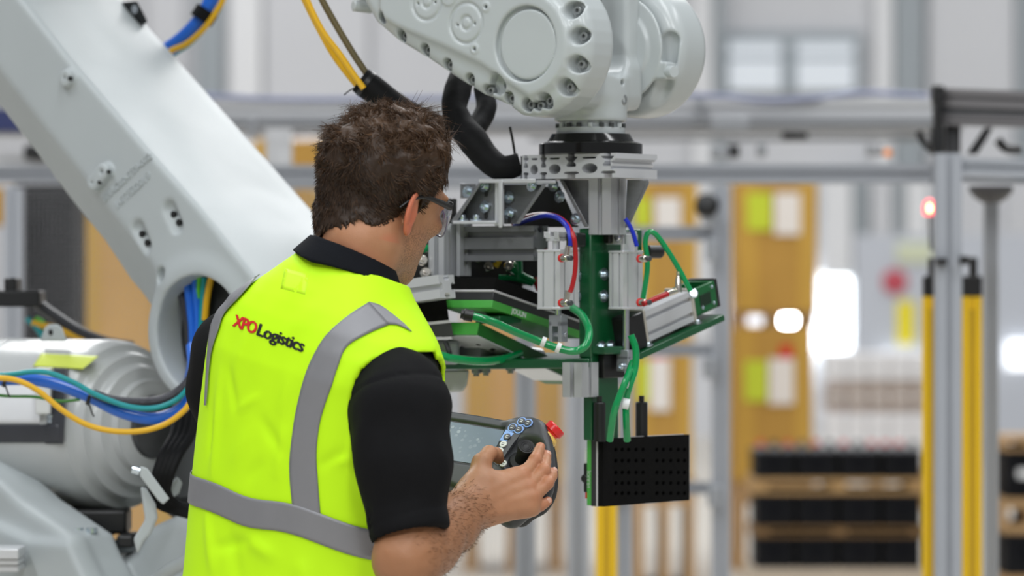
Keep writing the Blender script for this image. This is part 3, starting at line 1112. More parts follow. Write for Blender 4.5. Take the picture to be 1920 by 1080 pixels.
# bosses and pockets on the front face
bs = np.array(R.at(131, 147))
V1.cyl(bs + np.array([0, -.014, 0]), bs + np.array([0, .01, 0]), 0.0165, 0.003, k=0.004)
V1.cyl(bs + np.array([0, -.03, 0]), bs + np.array([0, .0, 0]), 0.004, 0.001, op='cut')
p0, p1 = np.array(R.at(186, 342)), np.array(R.at(203, 322))
for off in (0.0, 0.006, 0.012):
    o_ = np.array([0, -off, 0])
    V1.cone(p0 + o_, p1 + o_, 0.0155, 0.0155, k=0.003)
V1.box((p0 + p1) / 2 + np.array([0, -0.040, 0]), (0.05, 0.0215, 0.05), op='cut', k=0.003)
for q in (p0, p1):
    V1.cyl(q + np.array([0, -.04, 0]), q + np.array([0, -.005, 0]), 0.0036, 0.001, op='cut')
for (xa, ya, xb, yb) in ((258, 428, 272, 462), (317, 391, 331, 424)):
    V1.cone(np.array(R.at(xa, ya)) + np.array([0, -.002, 0]), np.array(R.at(xb, yb)) + np.array([0, -.002, 0]), 0.0155, 0.0145, op='cut', k=0.004)
    for (x, y) in ((xa + 8, ya + 10), (xb + 4, yb - 7)):
        q = np.array(R.at(x, y))
        V1.cyl(q + np.array([0, 0, 0]), q + np.array([0, .035, 0]), 0.0052, 0.001, op='cut')
V1.ell(np.array(R.at(306, 517)), (0.0145, 0.016, 0.0145), op='cut', k=0.004)
lower_arm = vol_obj('lower_arm', V1, M_PAINT, robot, R.m)

# dark discs for the shade in threaded holes of bosses and pockets
for (x, y, dep_, rr) in [(131, 147, -.0135, .0040), (186, 342, -.0182, .0034), (203, 322, -.0182, .0034),
                         (266, 439, .0105, .0058), (276, 455, .0095, .0058), (325, 402, .0105, .0058), (335, 417, .0095, .0058)]:
    MB(R).lathe(R.at(x, y, dep_), (0, -1, 0), [(-.004, rr), (.0015, rr), (.0018, rr * .8)], 14).build('threaded_hole_disc', M_HOLE, lower_arm)
# cast lettering
mb = MB(R)
t_scr = Vector((rl(291, 289)[0] - rl(203, 372)[0], 0, rl(291, 289)[1] - rl(203, 372)[1])).normalized()
up_s = Vector((-t_scr.z, 0, t_scr.x))
for (s, x, y, size) in (('3HAC024759-002', 238, 333, 0.0178), ('1477532019', 249, 357, 0.0195)):
    vs, fs = text_geo(s, size, 0, 0.0006, 0.007, 1.08)
    o_ = R.at(x, y)
    mb.raw([o_ + t_scr * v.x + up_s * v.y + Vector((0, -v.z + 0.001, 0)) for v in vs], fs)
lt = mb.build('cast_lettering', M_PAINT, lower_arm, smooth=False)
lt['label'] = 'raised cast serial lettering'

# inside the joint bore: cables, and a lining coloured dark as its shade
mb = MB(R)
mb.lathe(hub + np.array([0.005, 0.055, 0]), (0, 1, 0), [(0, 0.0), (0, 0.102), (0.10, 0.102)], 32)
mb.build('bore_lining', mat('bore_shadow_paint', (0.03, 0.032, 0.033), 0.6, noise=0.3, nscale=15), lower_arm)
for i, (m_, pts, r) in enumerate((
        (M_BCABLE, [(352, 530), (358, 580), (362, 625), (360, 680), (352, 720)], 0.0085),
        (M_BCABLE, [(366, 520), (369, 560), (372, 600), (368, 650), (362, 700)], 0.0075),
        (mat('bright_green_wire', (0.10, 0.50, 0.02), 0.4, noise=0.1), [(375, 520), (371, 560), (372, 600), (376, 640)], 0.005),
        (M_TCABLE, [(384, 520), (380, 570), (377, 620), (372, 660)], 0.006),
        (M_YCABLE, [(398, 510), (388, 560), (384, 600)], 0.006),
        (M_KCABLE, [(326, 520), (342, 560), (352, 610), (356, 660)], 0.007))):
    MB().tube([R.W(R.at(x, y, 0.03)) for x, y in pts], r, 8).build('cable', m_, robot)

# black sensor cap on the arm's bright face
MB(R)
bC = 0.30
cq = lambda x, y, z: R.W(R.at(x, y, bC + z))
mb = MB()
mb.prism([(219, 4), (257, 1), (277, 40), (273, 45), (240, 46)], cq, -.010, .004)
sc_ = mb.build('cable_clip_cover', M_BLKM, robot, bevel=0.003, seg=3, label='small black square cover')
MB().lathe(cq(253, 18, -.0095), -R.v, [(0, .0085), (.0015, .0085), (.0015, .005), (.0006, .005), (.0006, .0012)], 20).build('cover_screw', M_STEEL, sc_)
mb = MB()
mb.prism([(246, 44), (270, 43), (268, 62), (250, 62)], cq, .0, .04)
mb.build('clip_post', M_PAINT, sc_)

# ---- motor / balancing cylinder behind the lower arm
mb = MB(R)
c0 = R.at(262, 800, 0.14)
mb.lathe(c0, (-1, 0, 0), [(-.035, 0.03), (-.035, 0.072), (-.030, 0.078), (-.030, 0.085), (-.016, 0.088), (-.012, .098), (-.010, .108),
                          (.006, .112), (.010, .118), (.012, .130), (.030, .134), (.034, .140), (.038, .150), (.060, .157), (.08, .1585),
                          (.30, .1585), (.302, .156), (.31, .156), (.312, .1585), (.62, .1585), (.65, .14), (.65, .02)], 72)
drum = mb.build('balancing_cylinder', mat('worn_grey_paint', (0.45, 0.465, 0.465), 0.27, noise=0.10, nscale=8, bump=0.25, bscale=60), robot, angle=50)
mb = MB(R)
mb.lathe(c0, (1, 0, 0), [(.036, 0.0), (.036, .058), (.045, .055), (.05, .03), (.05, 0.0)], 32)
mb.build('cylinder_hub', mat('dark_hub_metal', (0.07, 0.072, 0.075), 0.4, 0.4, noise=0.3, nscale=20), drum)
# lifting lug
mb = MB()
lg = lambda x, y, z: R.W(R.at(x, y, 0.055 + z))
mb.prism([(75, 640), (84, 614), (92, 608), (108, 608), (116, 614), (126, 640)], lg, 0, 0.022)
lug = mb.build('lifting_lug', M_PAINT, drum, bevel=0.003)
mb = MB()
q = R.at(95, 623, 0.054)
mb.lathe(R.W(q), -R.v, [(-.002, .0052), (.0012, .0052)], 16)
mb.build('lug_hole', M_HOLE, lug)
# curved labels on the drum: helper wraps pixels onto its surface


def drum_pt(px, py, off=0.0012):
    r = 0.1585 + off
    best = None
    # walk b from the front of the drum
    lo_b, hi_b = c0.y - r, c0.y
    for _ in range(40):
        m_ = (lo_b + hi_b) / 2
        p = R.at(px, py, m_)
        dd = math.hypot(p.y - c0.y, p.z - c0.z) - r
        if dd > 0:
            lo_b = m_
        else:
            hi_b = m_
    return R.W(R.at(px, py, (lo_b + hi_b) / 2))


def drum_patch(name, m_, f, nu=24, nv=10, label=None, off=0.0012):
    vs = [drum_pt(*f(i / nu, j / nv), off=off) for j in range(nv + 1) for i in range(nu + 1)]
    fs = [(j * (nu + 1) + i, j * (nu + 1) + i + 1, (j + 1) * (nu + 1) + i + 1, (j + 1) * (nu + 1) + i) for j in range(nv) for i in range(nu)]
    mb = MB()
    mb.raw(vs, fs)
    o = mb.build(name, m_, drum, smooth=True)
    md = o.modifiers.new('thickness', 'SOLIDIFY')
    md.thickness = 0.0008
    if label:
        o['label'] = label
    return o


drum_patch('warning_label', M_LABELY, lambda u, v: (78 - 16 * v + 107 * u - 14 * v * u, 663 + 5 * u + 24 * v), label='yellow warning sticker')
drum_patch('name_plate', mat('silver_label', (0.70, 0.71, 0.73), 0.3, noise=0.04), lambda u, v: (-40 + (118 + 10 - 14 * v) * u, 708 + 86 * v))
drum_patch('dark_plate', mat('dark_grey_plate', (0.035, 0.037, 0.045), 0.4, noise=0.15), lambda u, v: (95 + 34 * u - 10 * v, 686 + 146 * v), 6, 20)
drum_patch('dark_plate', MATS['dark_grey_plate'], lambda u, v: (-40 + 150 * u, 796 + 34 * v), 20, 6)
# cable clamp
cc = drum_pt(86, 728)
mb = MB()
mb.box(cc + Vector((0, -.02, -.004)), (0.014, 0.022, 0.042))
clamp = mb.build('cable_clamp', mat('translucent_clamp', (0.62, 0.63, 0.62), 0.35, noise=0.05), robot, bevel=0.003)
mb = MB()
for dz in (-.047, -.055, -.064):
    mb.lathe(cc + Vector((.013, -.026, dz)), (0, 0, -1), [(0, .008 - (dz < -.06) * .004), (.007, .008 - (dz < -.06) * .004)], 14)
mb.build('clamp_screw', M_ZINC, clamp)
# cables crossing in front of the drum
cab = lambda pts, dep: [P(x, y, dep + (0.0 if len(k) == 0 else k[0])) for (x, y, *k) in pts]
DC = 6.62
MB().tube(cab([(-260, 730), (-40, 716), (0, 712), (60, 712), (110, 722), (170, 745), (225, 772), (280, 785), (325, 775), (352, 752), (362, 700), (360, 650, .06)], DC), 0.0105, 12).build('blue_cable', M_BCABLE, robot)
MB().tube(cab([(-260, 722), (-40, 706), (20, 702), (60, 697), (95, 700), (140, 718), (180, 740), (240, 762), (290, 765), (330, 750), (356, 725)], DC - .03), 0.0047, 10).build('turquoise_cable', M_TCABLE, robot)
MB().tube(cab([(-260, 726), (-40, 712), (5, 709), (40, 716), (75, 735), (115, 768), (160, 795), (210, 808), (265, 808), (310, 795), (345, 770), (362, 745)], DC - .045), 0.0050, 10).build('yellow_cable', M_YCABLE, robot)
MB().tube(cab([(-260, 745), (-40, 741), (20, 743), (65, 744), (110, 752), (150, 749)], DC), 0.0028, 8).build('green_cable', mat('green_wire', (0.03, 0.20, 0.01), 0.4, noise=0.1), robot)
MB().tube(cab([(175, 738), (210, 750), (255, 754), (300, 750), (335, 733), (358, 705), (366, 660)], DC - .01), 0.0080, 10).build('grey_corrugated_hose', mat('corrugated_hose', (0.035, 0.035, 0.045), 0.45, noise=0.3, nscale=80, bump=0.6, bscale=120), robot)
for (x, y, dx) in ((12, 712, 0), (169, 748, 1)):
    mb = MB()
    c_ = P(x, y, DC)
    mb.lathe(c_ + Vector((-.004, 0, 0.002 * dx)), (1, 0, -.35), [(0, .0125), (.006, .0125)], 16)
    mb.tube([c_ + Vector((0, -.012, -.01)), c_ + Vector((.005, -.014, -.024)), c_ + Vector((.008, -.012, -.03))], 0.0015, 6)
    mb.build('cable_tie', M_BLK, robot)
# cables behind the drum, on the far side
for (m_, r, pts) in ((M_KCABLE, .011, [(30, 552), (60, 562), (100, 590), (150, 622), (200, 642), (250, 650)]),
                     (M_YCABLE, .008, [(60, 605), (110, 618), (140, 628), (180, 640), (220, 650)]),
                     (M_TCABLE, .007, [(50, 596), (70, 615), (85, 640)]),
                     (MATS['bright_green_wire'], .006, [(66, 596), (82, 608), (95, 640)])):
    MB().tube([P(x, y, 7.45) for x, y in pts], r, 8).build('cable', m_, robot)
mb = MB()
mb.box(P(8, 560, 7.45), (0.075, 0.05, 0.016))
mb.box(P(24, 540, 7.45), (0.012, 0.04, 0.02))
mb.build('cable_bracket', M_BLK, robot, bevel=0.004)

# ---- black hose run and clamp plates below the joint
mb = MB()
for k in range(4):
    dx = (k - 1.5) * 11
    mb.tube([P(350 + dx, 770, 6.72), P(342 + dx, 815, 6.66), P(322 + dx * .9, 850, 6.6), P(306 + dx * .8, 890, 6.58), P(300 + dx * .8, 925, 6.6), P(318 + dx, 948, 6.62), P(372 + dx, 965, 6.62)], 0.0085, 8)
mb.build('hose_bundle', M_SLEEVE, robot)
mb = MB()
pl = lambda x, y, z: P(x, y, 6.53 + z)
mb.prism([(263, 874), (276, 878), (318, 935), (306, 946), (296, 938), (262, 892)], pl, 0, .012)
mb.build('hose_clamp_plate', M_PAINT, robot, bevel=0.002)
mb = MB()
pl = lambda x, y, z: P(x, y, 6.66 + z)
mb.prism([(308, 920), (332, 893), (342, 905), (336, 925), (318, 938)], pl, 0, .05)
mb.build('hose_clamp_plate', M_PAINT, robot, bevel=0.003)
MB().cyl(P(248, 880, 6.55), P(262, 884, 6.55), 0.007, n=12).build('clamp_bolt', M_ZINC, robot)
mb = MB()
pl = lambda x, y, z: P(x, y, 6.57 + z)
mb.prism([(263, 912), (275, 915), (292, 945), (296, 970), (284, 1000), (270, 1016), (258, 1040), (250, 1010), (272, 975)], pl, 0, .05)
mb.build('clamp_stay', M_PAINT, robot, bevel=0.008, seg=3)

mb = MB(R)
hm = R.at(352, 850, 0.22)
mb.lathe(hm, (0, -1, 0), [(-.14, .13), (-.01, .13), (.0, .12), (.0, .085), (.02, .08), (.02, .03)], 40)
mb.build('joint_motor', mat('dark_motor_casting', (.10, .105, .108), .45, noise=.15), robot)
# ---- rotating frame and base castings
VB = Vol((-0.62, -0.16, -0.72), (0.30, 0.42, -0.20), 0.006)


def vb(px, py, b=0.0):
    p = R.at(px, py, b)
    return (p.x, p.z)


VB.poly([vb(x, y, -.08) for x, y in [(-150, 860), (-60, 865), (0, 905), (38, 940), (85, 972), (134, 1006), (150, 1050), (172, 1090), (200, 1200), (-200, 1200)]], 1, -.08, 0.03, rnd=0.016)
VB.poly([vb(x, y, -.085) for x, y in [(-150, 930), (0, 985), (60, 1012), (134, 1018), (172, 1100), (-200, 1200)]], 1, -.095, -.05, rnd=0.012, k=.02)
VB.poly([vb(x, y, .05) for x, y in [(60, 1110), (150, 1062), (205, 1045), (250, 1025), (275, 985), (330, 960), (420, 960), (520, 1000), (520, 1300), (60, 1300)]], 1, 0.05, 0.36, rnd=0.03, k=0.04)
VB.poly([vb(x, y, .10) for x, y in [(110, 1022), (205, 1012), (205, 1040), (120, 1052)]], 1, 0.10, 0.32, rnd=0.006)
vol_obj('turntable_casting', VB, M_PAINT, robot, R.m)
mb = MB()
mb.tube([P(270, 1110, 6.72), P(310, 1075, 6.68), P(362, 1046, 6.64), P(420, 1020, 6.60)], 0.012, 12)
mb.build('frame_rail', M_PAINT, robot)
mb = MB()
mb.box(P(160, 976, 7.0), (0.080, 0.05, 0.022))
mb.box(P(150, 1000, 6.96), (0.06, 0.05, 0.006))
mb.box(P(240, 1012, 6.93), (0.016, 0.05, 0.012))
mb.build('bumper_and_shade', M_BLK, robot, bevel=0.006)  # bumper made larger; its black also stands for shade under the drum
mb = MB()
for x in (146, 172):
    mb.cyl(P(x, 1000, 6.86), P(x, 990, 6.86), 0.010, n=12)
mb.build('bumper_bolt', M_ZINC, robot)
mb = MB()
for k, (y, h) in enumerate(((1035, .009), (1050, .005), (1062, .006))):
    mb.box(P(-24, y, 6.80 + k * .01), (0.062, 0.05, h))
mb.build('cable_track', M_ALU, robot, bevel=0.002)
mb = MB()
bp = R.W((-0.05, 0.18, 0))
mb.lathe((bp.x, bp.y, 0), (0, 0, 1), [(0, .36), (.03, .36), (.05, .30), (.30, .27), (.62, .26), (.80, .25), (.84, .22)], 48)
mb.build('pedestal', M_PAINT, robot)

# ------------------------------------------------------------------ wrist
H = Frame(P(985, 82, 6.2), 38)             # housing front face is the plane b = 0


def hp(px, py, b=0.0):
    p = H.at(px, py, b)
    return (p.x, p.z)


out = [(668, 5), (690, 42), (730, 76), (790, 112), (840, 146), (890, 177), (935, 196)]
poly = [hp(x, y) for x, y in out]
rW = 0.117
for k in range(24):
    an = math.radians(-104 + k * 9.4)
    poly.append((rW * math.cos(an), rW * math.sin(an)))
poly += [hp(x, y) for x, y in [(880, -95), (760, -120), (680, -110), (650, -50)]]
pa = np.array(poly)
V2 = Vol((pa[:, 0].min() - .02, -.03, pa[:, 1].min() - .02), (pa[:, 0].max() + .02, .13, pa[:, 1].max() + .02), 0.0022)
# sloping outer band first, then the raised flat inside it
V2.poly(poly, 1, 0.012, 0.095, rnd=0.022)
ctr = np.array([hp(860, 40)])
inner = [hp(x, y) for x, y in [(712, -20), (712, 28), (745, 48), (830, 84), (900, 117), (940, 145), (965, 162)]]
for k in range(16):
    an = math.radians(-86 + k * 11.5)
    inner.append((0.083 * math.cos(an), 0.083 * math.sin(an)))
inner += [hp(x, y) for x, y in [(930, -60), (800, -80), (720, -70)]]
V2.poly(inner, 1, 0.0, 0.05, rnd=0.006, k=0.022)
# round recess with a raised lid
V2.cyl((0, -.03, 0), (0, 0.0105, 0), 0.0615, 0.003, op='cut', k=0.004)
V2.cyl((0.003, 0.002, -0.001), (0.003, 0.03, -0.001), 0.0570, 0.004, k=0.003)


def hv(px, py, b=0.0):
    return np.array(H.at(px, py, b))


for (px, py, r) in ((874, 43, 0.033), (800, 3, 0.030)):
    c_ = hv(px, py)
    for rr, dd in ((r, 0.0022), (r * .32, 0.0016)):
        def ring(X, Y, Z, c_=c_, rr=rr):
            return np.sqrt((np.sqrt((X - c_[0]) ** 2 + (Z - c_[2]) ** 2) - rr) ** 2 + (Y) ** 2) - 0.0024
        V2.put(ring, c_ - rr - .01, c_ + rr + .01, 0.002, 'cut')
    for (dx, dy) in ((-16, 4), (16, 1)):
        q = hv(px + dx, py + dy)
        V2.cyl(q + np.array([0, -.02, 0]), q + np.array([0, .012, 0]), 0.0024, 0.0005, op='cut')
for (px, py) in ((912, 13), (891, 92)):
    q = hv(px, py)
    V2.cyl(q + np.array([0, -.0035, 0]), q + np.array([0, .01, 0]), 0.0085, 0.002, k=0.003)
    V2.cyl(q + np.array([0, -.02, 0]), q + np.array([0, .01, 0]), 0.0030, 0.0005, op='cut')
q = hv(843, -8)
V2.cyl(q + np.array([0, -.004, 0]), q + np.array([0, .02, 0]), 0.017, 0.003, k=0.003)
# counterbores
BOLTS = [(719, 32, -.003), (753, 66, -.003), (796, 93, -.003), (838, 121, -.003), (880, 149, -.003), (912, 170, -.003), (953, 184, -.002), (988, 196, -.002),
         (1023, 189, .0), (1006, 198, -.006), (1061, 163, .0015), (1082, 120, .0015), (1086, 67, .0015), (1074, 19, .0015)]
bolt_pts = []
for (px, py, dr) in BOLTS:
    q = hv(px, py, 0.014)
    rb = 0.0130 + dr * .8
    V2.cyl(q + np.array([0, -.05, 0]), q + np.array([0, .020, 0]), rb, 0.002, op='cut', k=0.004)
    bolt_pts.append(q + np.array([0.0, .021, 0]))
q = hv(931, 157, 0.010)
V2.cyl(q + np.array([0, -.05, 0]), q + np.array([0, .022, 0]), 0.0175, 0.002, op='cut', k=0.005)
V2.cyl(q + np.array([.004, 0, -.002]), q + np.array([.004, .05, -.002]), 0.0065, 0.001, op='cut')
wrist_housing = vol_obj('wrist_housing', V2, M_PAINT2, robot, H.m)
for q in bolt_pts:
    MB(H).lathe(q, (0, -1, 0), [(0, .0074), (.009, .0074), (.010, .0066), (.010, .0034), (.004, .0032)], 18).build(
        'socket_bolt', mat('grey_socket_bolt', (0.26, 0.275, 0.28), 0.4, 0.3, noise=0.1), wrist_housing)
# part of the upper arm behind the housing and on to the elbow
mb = MB(H)
pe = R.W(Vector(E1) - Vector(T_ARM) * 0.80 + Vector((0, .14, 0)))
pe_l = H.m.inverted() @ pe
st = H.at(715, -60, 0.10)
VA = Vol((min(pe_l.x, st.x) - .25, min(pe_l.y, 0.02) - .25, st.z - .25), (0.02, max(pe_l.y, .2) + .25, max(pe_l.z, st.z) + .28), 0.011)
VA.cone(np.array(H.at(760, -110, 0.12)), np.array(pe_l), 0.075, 0.11, k=0.03)
VA.cone(np.array(H.at(760, -110, 0.12)), np.array(H.at(820, -50, 0.11)), 0.075, 0.07, k=0.03)
VA.ell(np.array(pe_l), (0.17, 0.17, 0.17), k=0.08)
VA.cone(np.array(st), np.array(H.at(900, 10, 0.11)), 0.066, 0.055, k=0.02)
vol_obj('upper_arm', VA, M_PAINT, robot, H.m)
mb = MB(H)
q = H.at(676, 12, 0.05)
mb.lathe(q, (-0.5, -1, 0.1), [(-.02, .010), (.012, .010), (.014, .008)], 16)
mb.build('arm_plug', M_PAINT2, robot)

# tilt fork between housing and far disc
VF = Vol((-.10, .06, -.20), (.10, .40, .16), 0.003)
bF = 0.176
zN = H.at(1107, 229, bF).z
VF.cyl((0.0, bF, zN), (0.0, bF, -.045), 0.0600, 0.004)
VF.box((0.0, 0.112, 0.03), (0.050, 0.024, 0.13), 0.012, k=0.012)
VF.box((0.0, 0.236, 0.03), (0.045, 0.022, 0.13), 0.012, k=0.012)
VF.box((0.0, bF, -0.055), (0.05, 0.075, 0.03), 0.01, k=0.02)
VF.cyl((-.1, bF, -.01), (.1, bF, -.01), 0.037, 0.004, op='cut', k=0.008)
VF.box((0.0, bF, 0.10), (0.2, 0.037, 0.11), 0.002, op='cut', k=0.006)
q = np.array(H.ata(1163, 187, 0.052))
VF.cyl((-.02, q[1], q[2]), (0.057, q[1], q[2]), 0.012, 0.003, k=0.004)
VF.cyl((0.03, q[1] - .004, q[2] + .028), (0.09, q[1] - .004, q[2] + .028), 0.005, 0.001, op='cut')
fork = vol_obj('tilt_fork', VF, M_PAINT2, robot, H.m)
mb = MB(H)
mb.lathe((0.0565, q[1], q[2]), (1, 0, 0), [(0, .0095), (.003, .0095), (.004, .008), (.004, .004), (.001, .004)], 20)
mb.build('fork_plug', MATS['grey_socket_bolt'], fork)
# gearbox strip inside the fork
mb = MB(H)
mb.box((0.0, 0.157, 0.04), (0.028, 0.014, 0.10))
mb.build('fork_inner_plate', mat('dark_grey_casting', (0.10, 0.105, 0.105), 0.4, noise=0.1), fork, bevel=0.003)

# far disc of the tilt joint
VD = Vol((-.14, .24, -.14), (.14, .40, .14), 0.0026)
VD.cyl((0.0, .268, 0.003), (0.0, .365, 0.003), 0.112, 0.028)
VD.cyl((0.0, .245, 0.003), (0.0, .30, 0.003), 0.066, 0.006, k=0.012)
VD.cyl((0.0, .250, 0.003), (0.0, .256, 0.003), 0.09, 0.002, k=0.002)
c_ = np.array(H.at(1240, 135, 0.262))
VD.cone(c_ + np.array([.010, .012, .052]), c_ + np.array([.006, .012, .012]), 0.015, 0.013, op='cut', k=0.006)
VD.cone(c_ + np.array([.0, .010, -.02]), c_ + np.array([-.012, .014, -.055]), 0.013, 0.016, op='cut', k=0.008)
VD.box(c_ + np.array([-.004, .004, .002]), (.021, .014, .0145), 0.004, k=0.003)
disc = vol_obj('tilt_disc', VD, M_PAINT2, robot, H.m)
mb = MB(H)
c2 = Vector(c_) + Vector((.014, .0, -.001))
mb.lathe(c2, (1, -.35, 0), [(0, .0105), (.014, .0105), (.017, .009), (.017, .003)], 20)
mb.build('disc_plug', M_PAINT2, disc)

# flange ring with bolt heads and the black tool adapter
mb = MB(H)
fc = Vector((0.0, bF, 0))
z240, z253 = H.at(1107, 240, bF).z, H.at(1107, 253, bF).z
mb.lathe(fc + Vector((0, 0, z253)), (0, 0, 1), [(0, .03), (0, .0570), (z240 - z253, .0570), (z240 - z253, .050), (zN - z253 + .002, .050)], 48)
flange = mb.build('tool_flange', M_PAINT2, robot)
for k in range(18):
    an = 2 * math.pi * (k + .3) / 18
    c_ = fc + Vector((math.cos(an), math.sin(an), 0)) * .0545
    MB(H).lathe(c_ + Vector((0, 0, z240)), (0, 0, 1), [(0, .0042), (zN - z240 - .003, .0042)], 8).build('flange_bolt', mat('dark_steel', (.05, .055, .055), .4, noise=.2) if k % 3 else M_PAINT2, flange)
mb = MB(H)
zt = H.at(1107, 252, bF).z
mb.lathe(fc + Vector((0, 0, zt)), (0, 0, -1), [(0, .03), (0, .0655), (.003, .0668), (.0125, .0725), (.0155, .0835), (.0165, .0855), (.0335, .0855), (.0335, .03)], 64)
mb.build('tool_adapter', mat('polished_black', (0.006, 0.006, 0.006), 0.14, noise=0.2), robot, label='polished black tool adapter disc')

# ---- dress cables to the gripper
yw = lambda pts, d0: [P(x, y, d0) for x, y in pts]
MB().tube(yw([(480, -190), (545, -60), (572, 2), (600, 58), (626, 104), (655, 143), (676, 168)], 6.5), 0.0052, 10).build('yellow_cable', M_YCABLE, robot)
MB().tube(yw([(486, -190), (552, -60), (580, 10), (606, 60), (636, 100), (662, 138), (682, 166)], 6.47), 0.0052, 10).build('yellow_cable', M_YCABLE, robot)
MB().tube(yw([(510, -190), (575, -60), (604, 0), (632, 50), (662, 100), (690, 142), (700, 158)], 6.5), 0.0058, 10).build('olive_cable', M_OCABLE, robot)
MB().tube([P(x, y, d) for x, y, d in [(676, 150, 6.5), (700, 168, 6.5), (735, 196, 6.5), (775, 222, 6.5), (815, 240, 6.5), (850, 250, 6.5)]],
          [.023, .024, .024, .025, .024, .022], 16).build('sleeved_cable_bundle', M_SLEEVE, robot)
MB().lathe(P(683, 155, 6.5), P(700, 168, 6.5) - P(683, 155, 6.5), [(0, .0245), (.008, .0245)], 20).build('cable_tie', M_BLK, robot)
MB().tube([P(668, 163, 6.48), P(655, 170, 6.46), P(645, 178, 6.46)], .0012, 6).build('cable_tie_tail', M_BLK, robot)
MB().tube([P(x, y, d) for x, y, d in [(870, 130, 6.55), (858, 170, 6.5), (852, 205, 6.47), (868, 240, 6.45), (888, 265, 6.42), (912, 295, 6.4), (940, 315, 6.38), (975, 308, 6.38)]],
          [.020, .0235, .0215, .024, .026, .023, .0215, .019], 16).build('sleeved_cable_bundle', M_SLEEVE, robot)
MB().tube([P(x, y, d) for x, y, d in [(905, 165, 6.58), (912, 200, 6.55), (900, 228, 6.52), (880, 250, 6.48)]],
          [.016, .018, .018, .02], 14).build('sleeved_cable_bundle', M_SLEEVE, robot)
MB().tube([P(x, y, 6.4) for x, y in [(956, 238), (961, 262), (967, 300)]], .0022, 6).build('cable_tie_tail', M_BLK, robot)
MB().tube([P(x, y, 6.42) for x, y in [(880, 270), (900, 300), (925, 322)]], .005, 8).build('yellow_cable', M_YCABLE, robot)
# blue bundle by the elbow, running down behind the lower arm
kD = 7.35 / 6.55
MB().tube([P(x, y, 7.35) for x, y in [(215, 165), (262, 128), (316, 92), (345, 70), (372, 42), (392, 10), (405, -30), (420, -120)]], 0.0135 * kD, 14).build('blue_cable', M_BCABLE, robot)
MB().tube([P(x, y, 7.37) for x, y in [(225, 168), (272, 132), (328, 96), (355, 78), (385, 46), (408, 14), (425, -30), (440, -120)]], 0.0075 * kD, 10).build('turquoise_cable', M_TCABLE, robot)
MB().tube([P(x, y, 7.33) for x, y in [(218, 170), (265, 134), (318, 97), (350, 82), (380, 56), (404, 24), (424, -20), (436, -120)]], 0.0050 * kD, 10).build('yellow_cable', M_YCABLE, robot)
pv = P(384, 27, 7.35)
MB().lathe(pv, Vector((0.55, 0, 0.83)), [(-.014, .0235), (.010, .0235)], 20).build('hook_and_loop_strap', M_SLEEVE, robot)
# ------------------------------------------------------------------ vacuum gripper
g0 = H.W((0.0, bF, 0))
gz = H.W(H.at(1107, 312, bF)).z
G = Frame((g0.x, g0.y, gz), 38)
grip = thing('vacuum_gripper', 'green and aluminium vacuum gripper with black foam pads hanging under the robot flange', 'gripper', tuple(G.o))
ex = lambda d: Vector((d, 0, 0))


def ga(px, py, b=0.0):
    return G.at(px, py, b)


# ---- slotted mounting plate (end face traced, cut from one section)
bf = -0.057
L2 = 0.114
zc = ga(1067, 312, bf)
x0, x1 = ga(979, 312, bf).x, ga(1155, 312, bf).x
zt, zb = ga(1067, 289, bf).z, ga(1067, 334.5, bf).z
fx = lambda px: ga(px, 312, bf).x
fz = lambda py: ga(1067, py, bf).z


def slot_top(c, w, deep=True):
    d = 1 if deep else 0.5
    return [(fx(c - w * .28), zt), (fx(c - w * .28), fz(294)), (fx(c - w * .5), fz(294)), (fx(c - w * .5), fz(296)), (fx(c - w * .22), fz(303 if deep else 299)),
            (fx(c - w * .22), fz(304)), (fx(c - w * .40), fz(309)), (fx(c - w * .35), fz(313)), (fx(c + w * .35), fz(313)), (fx(c + w * .40), fz(309)), (fx(c + w * .22), fz(304)),
            (fx(c + w * .22), fz(303)), (fx(c + w * .5), fz(296)), (fx(c + w * .5), fz(294)), (fx(c + w * .28), fz(294)), (fx(c + w * .28), zt)]


def slot_bot(c, w):
    return [(fx(c + w * .28), zb), (fx(c + w * .28), fz(327)), (fx(c + w * .5), fz(326)), (fx(c + w * .5), fz(323.5)), (fx(c + w * .36), fz(321.5)),
            (fx(c - w * .36), fz(321.5)), (fx(c - w * .5), fz(323.5)), (fx(c - w * .5), fz(326)), (fx(c - w * .28), fz(327)), (fx(c - w * .28), zb)]


outl = [(x0, zt)]
for c_, w_ in ((986, 10), (1019, 12), (1071, 23), (1139, 23)):
    sl = slot_top(c_, w_)
    # keep slot mouths narrow: bridge the face, open only behind the lip
    outl += sl
outl += [(x1, zt), (x1, fz(299)), (x1 - .004, fz(299)), (x1 - .004, fz(302)), (x1 - .011, fz(304)), (x1 - .011, fz(319)), (x1 - .004, fz(321)), (x1 - .004, fz(318)), (x1, fz(318)), (x1, zb)]
for c_, w_ in ((1140, 27), (1071, 28), (1019, 13), (986, 10)):
    outl += slot_bot(c_, w_)
outl += [(x0, zb)]
hol = [circ(fx(1001.5), fz(316.5), (fx(1008.5) - fx(994.5)) / 2, fz(307) - fz(316.5), 20), circ(fx(1040), fz(316.5), (fx(1051) - fx(1029)) / 2, fz(307) - fz(316.5), 20),
       circ(fx(1105.5), fz(316.5), (fx(1120) - fx(1091)) / 2, fz(307) - fz(316.5), 24)]
